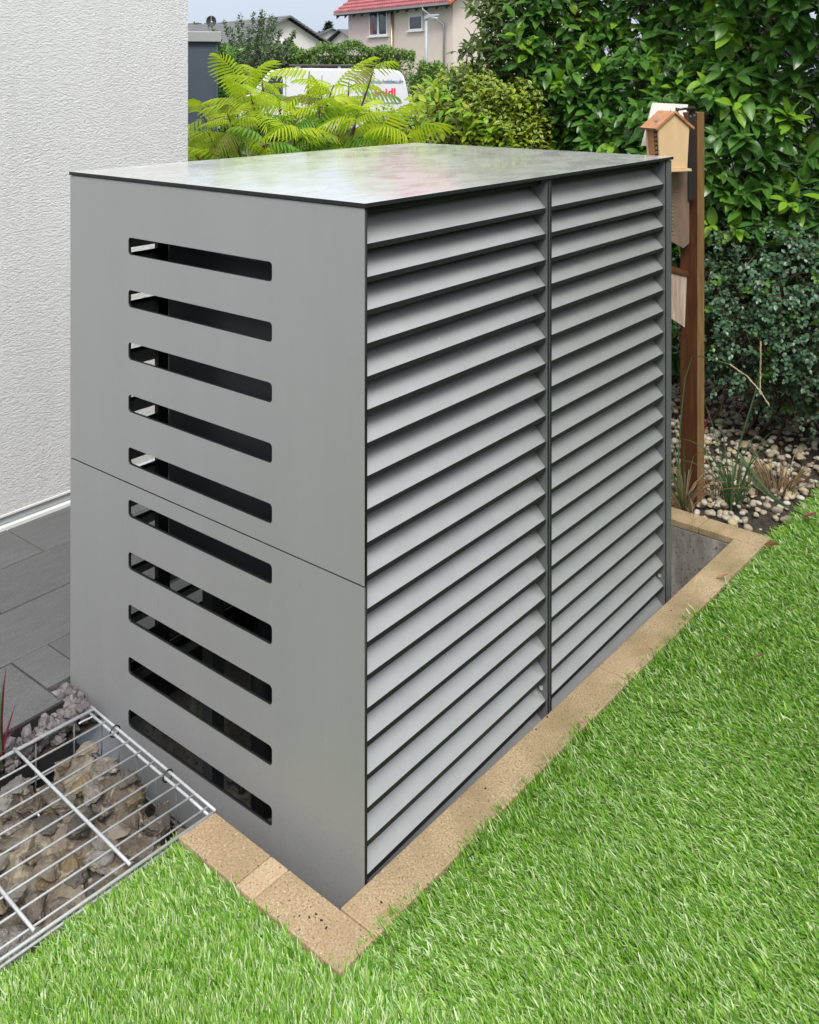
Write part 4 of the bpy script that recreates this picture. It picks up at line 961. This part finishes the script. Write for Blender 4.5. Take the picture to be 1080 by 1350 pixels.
cloud('low_hedge', 'low green planting beyond the garden in front of the parked vehicles', 'hedge', at(0, 13, 0), 8000, hh, 'bush_grey', (.8, 1.5))

# street under the vehicles
ang = math.atan2(RT.y, RT.x)
st = MB().box((-60, -8, -.3), (70, 5, -.052)).build('street', M['asphalt']); st.location = at(0, 24, 0); st.rotation_euler = (0, 0, ang); st['kind'] = 'structure'

# dark blue shed
M['shed'] = simple('blue_grey_panel', (.065, .088, .118), .55, var=.06, scale=4)
M['fascia'] = simple('grey_metal_fascia', (.40, .41, .40), .45, .2, var=.05)
M['seam'] = simple('shadow_seam', (.02, .025, .03), .7)
sh = tag(empty('garden_shed', tuple(at(-1.99, 10, -.05)), ang+rad(11.8)), 'dark blue garden shed with pale metal roof fascia behind the white house wall', 'shed')
for k in range(5): MB().box((-2.6+.52*k+.003, 0, 0), (-2.6+.52*(k+1)-.003, 2.2, 2.03)).build('panel', M['shed'], sh)
MB().box((-2.66, -.05, 2.034), (.03, 2.3, 2.14)).build('fascia', M['fascia'], sh, bevel=.006)
MB().box((-2.55, .02, 0), (-.02, 2.1, 2.0)).build('core', M['seam'], sh)
MB().box((-.028, -.012, 0), (.0, -.002, 2.03)).build('corner_trim', M['shed'], sh)

# pink house
M['pink'] = simple('pink_beige_render', (.64, .55, .50), .9, var=.04, scale=1.5, bmp=.2, bscale=40)
M['tile'] = simple('red_roof_tile', (.33, .105, .115), .8, var=.22, scale=3)
M['gutter'] = simple('zinc_gutter', (.33, .35, .36), .4, .6, var=.05)
M['copper'] = simple('copper_pipe', (.55, .42, .32), .35, .7, var=.1)
M['eave'] = simple('dark_eave_wood', (.05, .035, .03), .8)
M['pvc'] = simple('white_window_frame', (.80, .80, .80), .4, var=.02)
M['glass'] = simple('window_glass', (.05, .06, .075), .06, spec=.9, var=.2)
M['shutter'] = simple('roller_shutter', (.62, .61, .60), .6, var=.03)
M['verge'] = simple('orange_verge_tile', (.50, .13, .06), .7)
M['curtain'] = simple('pink_curtain', (.35, .10, .12), .8)
A = at(-3.31, 52, 0); B = at(2.02, 44.9, 0); dAB = (B-A); LAB = dAB.length; ab = math.atan2(dAB.y, dAB.x)
ph = tag(empty('pink_house', tuple(A), ab), 'pink beige house with red tiled roof and white windows in the background', 'house')
EZ = 5.45; DP = 9.0; RZ = EZ+DP*.5*.72
MB().add([(0,0,0),(LAB,0,0),(LAB,DP,0),(0,DP,0),(0,0,EZ),(LAB,0,EZ),(LAB,DP,EZ),(0,DP,EZ),(0,DP/2,RZ-.1),(LAB,DP/2,RZ-.1)], [(0,1,5,4),(2,3,7,6),(1,2,6,9,5),(3,0,4,8,7),(4,5,9,8),(6,7,8,9)]).build('wall', M['pink'], ph)
rf = MB(); nrow = 17; ov = .62
dn_ = Vector((0, -1, -.72)).normalized(); 
for s in (0, 1):
    for k in range(nrow):
        f0, f1 = k/nrow, (k+1)/nrow
        def pt(f, up_):
            y = -ov+(DP/2+ov)*f; z_ = EZ-ov*.72+.10+(RZ-EZ+ov*.72)*f+up_
            return (y if s == 0 else DP-y, z_)
        a, b_ = pt(f0, .11), pt(f1, .02)
        rf.add([(-.45, a[0], a[1]), (LAB+.45, a[0], a[1]), (LAB+.45, b_[0], b_[1]), (-.45, b_[0], b_[1]), (-.45, a[0], a[1]-.09), (LAB+.45, a[0], a[1]-.09)], [(0, 1, 2, 3), (4, 5, 1, 0)])
rfo = rf.build('roof', M['tile'], ph)
tl = MB(); ztile = 0
for k in range(nrow):
    f0 = k/nrow; y = -ov+(DP/2+ov)*f0; z_ = EZ-ov*.72+.10+(RZ-EZ+ov*.72)*f0+.11; y1 = -ov+(DP/2+ov)*(f0+1/nrow); z1 = EZ-ov*.72+.10+(RZ-EZ+ov*.72)*(f0+1/nrow)+.03
    for j in range(48):
        x = -.45+j*(LAB+.9)/48; tl.tube([(x, y-.01, z_), (x, y1, z1)], .045, 4, capped=True)
o = tl.build('tile_rolls', M['tile'], rfo); o['kind'] = 'stuff'
MB().box((-.5, -ov-.02, EZ-ov*.72+.02), (LAB+.5, -ov+.10, EZ-ov*.72+.12)).build('gutter', M['gutter'], ph)
MB().prism([(-ov+.1, EZ-ov*.72+.02), (DP/2, RZ-.06), (DP/2, RZ-.14), (-ov+.1, EZ-ov*.72-.04)], -.42, LAB+.4, 'X').build('eave_board', M['eave'], ph)
for k in range(13):
    x = -.4+k*.78; MB().prism([(-ov+.12, EZ-ov*.72-.03), (0, EZ+.0), (0, EZ-.13), (-ov+.12, EZ-ov*.72-.16)], x, x+.1, 'X').build('rafter', M['eave'], ph)
MB().prism([(-ov-.02, EZ-ov*.72+.02), (DP/2, RZ+.08), (DP/2, RZ+.22), (-ov-.02, EZ-ov*.72+.18)], LAB+.45, LAB+.62, 'X').build('verge', M['verge'], ph)
def win(parent, x, y, z0, w, h, sh_=0., face='y', curtain=False):
    """face='y': in a wall facing -y at plane y"""
    g = D.objects.new('window', None); COL.objects.link(g); g.parent = parent; g.location = (x, y, z0)
    if face == 'x': g.rotation_euler = (0, 0, rad(90))
    mb = MB(); t_ = .08
    mb.box((0, -.05, 0), (t_, .01, h)).box((w-t_, -.05, 0), (w, .01, h)).box((t_, -.05, 0), (w-t_, .01, t_)).box((t_, -.05, h-t_), (w-t_, .01, h))
    if sh_ == 0: mb.box((w/2-.07, -.052, t_), (w/2+.07, .012, h-t_))
    mb.build('frame', M['pvc'], g)
    MB().box((t_, -.02, t_), (w-t_, -.005, h-t_)).build('pane', M['glass'], g)
    MB().box((-.12, -.14, -.07), (w+.12, .0, -.01)).build('sill', M['pvc'], g)
    if sh_: MB().box((-.02, -.06, h*(1-sh_)), (w+.02, -.025, h+.10)).build('shutter', M['shutter'], g)
    if curtain: MB().box((t_+.02, -.03, t_), (w*.22, -.022, h*.5)).build('curtain', M['curtain'], g)
win(ph, 2.05, 0, 3.82, 1.62, 1.36, curtain=True)
win(ph, 5.50, 0, 3.98, 1.12, 1.38, sh_=.52)
MB().tube([(4.15, -.10, 0), (4.15, -.10, EZ-.4)], .07, 8).build('copper_downpipe', M['copper'], ph, smooth=True)
MB().tube([(7.35, -ov+.04, EZ-ov*.72+.05), (7.35, -ov+.04, EZ-ov*.72-.12), (8.35, -.12, EZ-1.3), (8.35, -.10, EZ-1.5), (8.35, -.10, 0)], .055, 8).build('downpipe', M['gutter'], ph, smooth=True)
MB().box((LAB+.005, 2.8, 3.3), (LAB+.10, 6.5, EZ+1.6)).build('white_bay', M['pvc'], ph)
MB().box((LAB+.105, 3.0, 3.4), (LAB+.12, 6.3, 4.4)).build('bay_glass', M['glass'], ph)

# distant grey roofed houses
M['grey_tile'] = simple('grey_roof_tile', (.135, .14, .15), .8, var=.12, scale=2)
M['cream'] = simple('cream_render', (.66, .64, .62), .9, var=.05)
def gable_house(name, label, lat, dep, rot, w, l, ez, rz, wins=(), ov=.4, mat='cream'):
    """gable end faces local -y, ridge along +y"""
    h = tag(empty(name, tuple(at(lat, dep, 0)), ang+rot), label, 'house', 'grey roofed houses far behind')
    MB().add([(-w/2,0,0),(w/2,0,0),(w/2,l,0),(-w/2,l,0),(-w/2,0,ez),(w/2,0,ez),(w/2,l,ez),(-w/2,l,ez),(0,0,rz),(0,l,rz)], [(0,1,5,8,4),(1,2,6,5),(2,3,7,9,6),(3,0,4,7),(4,8,9,7),(5,6,9,8)]).build('wall', M[mat], h)
    k = (rz-ez)/(w/2)
    for s in (-1, 1):
        mb = MB(); nr = 24
        for r in range(nr):
            f0, f1 = r/nr, (r+1)/nr; x0 = (w/2+ov)*(1-f0); x1 = (w/2+ov)*(1-f1); z0 = rz-k*x0; z1 = rz-k*x1
            mb.add([(s*x0, -ov, z0+.15), (s*x0, l+ov, z0+.15), (s*x1, l+ov, z1+.125), (s*x1, -ov, z1+.125), (s*x0, -ov, z0+.06), (s*x0, l+ov, z0+.06), (s*x1, -ov, z1+.02)], [(0, 1, 2, 3), (4, 5, 1, 0), (0, 3, 6, 4)])
        mb.build('roof', M['grey_tile'], h)
    for (x, z_, ww, hh_) in wins: win(h, x, -.005, z_, ww, hh_)
    return h
# gable right of the bushy tree, long roof running left
h1 = gable_house('grey_roofed_house', 'large grey roofed house with pale gable behind the tall bush', -5.9, 46, rad(38), 9.0, 13, 2.05, 4.5, [(-.7, 2.6, .9, .9)])
h2 = gable_house('grey_roofed_house', 'small far house whose grey roof shows just right of the tall bush', -6.3, 78, rad(15), 6, 10, 4.0, 5.6)
h3 = gable_house('grey_roofed_house', 'pale far house with grey roof touching the left edge of the pink house', -5.0, 72, rad(-55), 7, 12, 3.7, 5.2, [(-.9, 2.6, 1.0, .9), (.6, 2.6, 1.0, .9)])
h4 = gable_house('grey_roofed_house', 'pale gable peeking above the shed beside the white wall', -13.8, 62, rad(40), 5, 8, 3.6, 5.1)
# satellite dish
M['dish'] = simple('dark_dish', (.045, .048, .055), .5)
ds = tag(empty('satellite_dish', tuple(at(-8.25, 40, 0)), ang+rad(15)), 'dark round satellite dish on a pole above the shed', 'satellite dish')
mb = MB(); rings = 5; seg = 24
vs = [(0, .10, 0)]; 
for r in range(1, rings+1):
    for k in range(seg): a = 2*math.pi*k/seg; q = r/rings; vs.append((.21*q*math.cos(a), .10*(1-q*q), .23*q*math.sin(a)))
fs = [(0, 1+k, 1+(k+1) % seg) for k in range(seg)]
for r in range(rings-1):
    for k in range(seg): a = 1+r*seg+k; b_ = 1+r*seg+(k+1) % seg; fs.append((a, b_, b_+seg, a+seg))
o = mb.add(vs, fs).build('reflector', M['dish'], ds, smooth=True); o.location = (0, -.05, 4.0); sm_ = o.modifiers.new('thickness', 'SOLIDIFY'); sm_.thickness = .012
MB().tube([(-.1, .12, 0), (-.1, .12, 3.95)], .03, 8).build('pole', M['gutter'], ds)
MB().tube([(0, -.05, 3.80), (0, -.33, 3.92)], .012, 6).build('arm', M['fascia'], ds); MB().tube([(0, -.30, 3.92), (0, -.38, 3.96)], .03, 8).build('receiver', M['fascia'], ds)
MB().tube([(-.0, -.06, 3.74), (-.0, -.06, 4.2)], .015, 6).build('strut', M['fascia'], ds)
# street lamp
M['lampgrey'] = simple('lamp_post_grey', (.34, .38, .42), .5, .3, var=.04)
lm = tag(empty('street_lamp', tuple(at((562-540)/FPX*34, 34, 0)), ang), 'grey street lamp with a short flat arm in front of the pink house', 'street lamp')
MB().tube([(0, 0, 0), (0, 0, 3.78)], .065, 10, r1=.05).build('pole', M['lampgrey'], lm, smooth=True)
MB().prism([(-.06, 3.68), (.06, 3.74), (.45, 3.83), (.45, 3.89), (.05, 3.87), (-.06, 3.80)], -.09, .09, 'Y').build('lamp_head', M['lampgrey'], lm, bevel=.01)
MB().box((.16, -.07, 3.745), (.42, .07, 3.775)).build('lamp_glass', M['pvc'], lm)

# white van
M['vanwhite'] = simple('white_van_paint', (.62, .63, .645), .25, var=.02)
M['tyre'] = simple('tyre_rubber', (.02, .02, .02), .8); M['rim'] = simple('steel_rim', (.35, .36, .37), .35, .8)
M['vgrey'] = simple('grey_lettering', (.16, .21, .28), .5, var=.02); M['vred'] = simple('red_lettering', (.72, .02, .05), .5, var=.02); M['vpink'] = simple('pink_lettering', (.70, .30, .34), .5, var=.02)
M['redlamp'] = simple('red_lamp', (.45, .02, .02), .3)
van = tag(empty('white_van', tuple(at(.08, 25, -.05)), ang+rad(4)), 'white panel van with roof rack and red lettering behind the feathery tree', 'van')
prof = [(-.03, .35), (-.05, .9), (-.12, 1.30), (-.22, 1.72), (-.34, 1.86), (-.60, 1.91), (-3.3, 1.93), (-3.7, 1.86), (-4.15, 1.28), (-4.75, 1.05), (-5.0, .85), (-5.05, .35)]
bm_ = MB().prism(prof, 0, 1.85, 'Y').build('body', M['vanwhite'], van, bevel=.07, segs=3, smooth=True)
for x in (-.95, -4.1):
    for y in (-.02, 1.66):
        wh = MB().tube([(x, y, .32), (x, y+.21, .32)], .32, 24).build('wheel', M['tyre'], van)
        MB().tube([(x, y-.006, .32), (x, y+.1, .32)], .19, 16).build('rim', M['rim'], wh)
MB().prism([(-3.35, 1.25), (-3.35, 1.72), (-3.62, 1.72), (-3.98, 1.25)], -.006, .01, 'Y').build('side_window', M['glass'], van)
MB().box((-2.35, -.012, .5), (-2.34, -.001, 1.75)).build('door_seam', M['seam'], van); MB().box((-3.28, -.012, .45), (-3.27, -.001, 1.75)).build('door_seam', M['seam'], van)
MB().box((-2.3, -.02, 1.02), (-.3, -.001, 1.05)).build('slide_rail', M['fascia'], van)
for x in (-.75, -1.9, -3.0): MB().box((x-.03, .1, 1.92), (x+.03, 1.75, 2.02)).build('rack_bar', M['fascia'], van)
for y in (.1, 1.75): MB().tube([(-.6, y, 2.0), (-3.2, y, 2.0)], .025, 6).build('rack_rail', M['iron'], van)
def text(body, size, loc, mat, parent, name='lettering', bold=0.):
    c_ = D.curves.new(name, 'FONT'); c_.body = body; c_.size = size; c_.extrude = .003; c_.offset = bold
    t_ = D.objects.new('tmp', c_); COL.objects.link(t_); dg = bpy.context.evaluated_depsgraph_get(); me = D.meshes.new_from_object(t_.evaluated_get(dg)); D.objects.remove(t_)
    me.materials.clear(); me.materials.append(mat); o = link(name, me, parent, loc); o.rotation_euler = (rad(90), 0, 0); return o
text('Toischulp.holzbau.de', .125, (-1.30, -.012, 1.545), M['vgrey'], van, bold=.004)
text('Seidl', .30, (-1.0, -.012, 1.20), M['vred'], van, bold=.008)
text('Zimmerei', .13, (-1.95, -.006, 1.12), M['vpink'], van); MB().box((-2.0, -.012, .98), (-1.62, -.004, 1.06)).build('stripe', M['vpink'], van)
MB().box((-1.12, -.012, .92), (-1.30, -.004, 1.32)).build('stripe', M['vgrey'], van)
# parked car right of the van
M['carpaint'] = simple('silver_car_paint', (.36, .38, .41), .25, .4, var=.03)
M['cardark'] = simple('dark_car_glass', (.03, .033, .04), .1, spec=.8)
car = tag(empty('parked_car', tuple(at(.95, 21.5, -.05)), ang+rad(6)), 'silver grey parked car with dark windows right of the white van', 'car')
cp = [(-1.1, .30), (-1.12, .62), (-1.0, .80), (-.25, .92), (.30, 1.32), (.75, 1.42), (1.9, 1.40), (2.45, 1.05), (2.75, .95), (2.8, .5), (2.75, .30)]
MB().prism(cp, 0, 1.7, 'Y').build('body', M['carpaint'], car, bevel=.06, segs=3, smooth=True)
MB().prism([(-.05, .96), (.36, 1.28), (.8, 1.36), (1.85, 1.34), (2.25, 1.02)], -.006, .01, 'Y').build('side_window', M['cardark'], car)
MB().box((.98, -.010, .5), (1.03, .0, 1.36)).build('door_pillar', M['carpaint'], car)
for x in (-.45, 2.1):
    for y in (-.02, 1.5):
        wh = MB().tube([(x, y, .31), (x, y+.2, .31)], .31, 22).build('wheel', M['tyre'], car); MB().tube([(x, y-.006, .31), (x, y+.1, .31)], .19, 14).build('rim', M['rim'], wh)
bpy.context.view_layer.update()
print('objects', len(D.objects), 'tris ~', sum(len(m.polygons) for m in D.meshes)*2)

# ------------------------------------------------------------------ unseen hedges and house, added to block low sky and darken the slats
def far_hedge(name, label, p0, p1, h_, n):
    p0 = np.array(p0, float); p1 = np.array(p1, float); root = tag(empty(name, tuple(p0)), label, 'hedge', 'unseen hedges added to block low sky'); L = np.linalg.norm(p1-p0); dd = (p1-p0)/L; nn = np.array([-dd[1], dd[0], 0])
    fr = []
    for _ in range(n):
        u = rng.uniform(0, L); z_ = rng.uniform(.05, h_); v = rng.normal(0, .28); p = p0+dd*u+nn*v; p[2] = z_
        fr.append((int(rng.integers(2)), 0, p, frame(rvec(), [0, 0, 1]+rvec(.6)), rng.uniform(1.4, 2.6)))
    o = mass('crown', T_q, fr, [M['hedge']], root); o.matrix_local = root.matrix_basis.inverted(); o['kind'] = 'stuff'
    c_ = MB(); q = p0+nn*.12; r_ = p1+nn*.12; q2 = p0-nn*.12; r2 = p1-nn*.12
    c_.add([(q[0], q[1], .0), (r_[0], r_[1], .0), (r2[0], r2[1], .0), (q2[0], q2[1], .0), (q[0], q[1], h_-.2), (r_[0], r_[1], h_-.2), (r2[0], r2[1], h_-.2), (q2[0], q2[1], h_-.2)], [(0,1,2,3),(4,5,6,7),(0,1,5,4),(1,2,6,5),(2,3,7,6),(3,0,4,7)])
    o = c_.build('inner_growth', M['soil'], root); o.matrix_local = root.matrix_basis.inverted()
far_hedge('sky_block_hedge', 'unseen tall hedge added beyond the lawn to block low sky', (-5.5, -4.6, 0), (6.5, -4.6, 0), 2.5, 9000)
far_hedge('sky_block_hedge', 'unseen tall hedge added behind the camera to block low sky', (-5.8, -4.2, 0), (-5.8, 1.6, 0), 2.1, 5000)
nh = tag(empty('sky_block_house', (-5, -13.0, 0), 0), 'unseen beige house added beyond the hedge to block low sky', 'house')
MB().add([(0,0,0),(14,0,0),(14,-9,0),(0,-9,0),(0,0,5.6),(14,0,5.6),(14,-9,5.6),(0,-9,5.6),(0,-4.5,8.6),(14,-4.5,8.6)], [(0,1,5,4),(2,3,7,6),(1,2,6,9,5),(3,0,4,8,7)]).build('wall', M['pink'], nh)
MB().prism([(.5, 5.35), (-4.5, 8.75), (-9.5, 5.35), (-9.5, 5.2), (-4.5, 8.58), (.5, 5.2)], -.4, 14.4, 'X').build('roof', M['grey_tile'], nh)
for x in (1.5, 5, 9, 12): 
    g = D.objects.new('window', None); COL.objects.link(g); g.parent = nh; g.location = (x+1.2, .02, 3.4); g.rotation_euler = (0, 0, math.pi)
    MB().box((0, -.05, 0), (1.2, .0, 1.3)).build('frame', M['pvc'], g); MB().box((.1, -.06, .1), (1.1, -.051, 1.2)).build('pane', M['glass'], g)
bpy.context.view_layer.update()
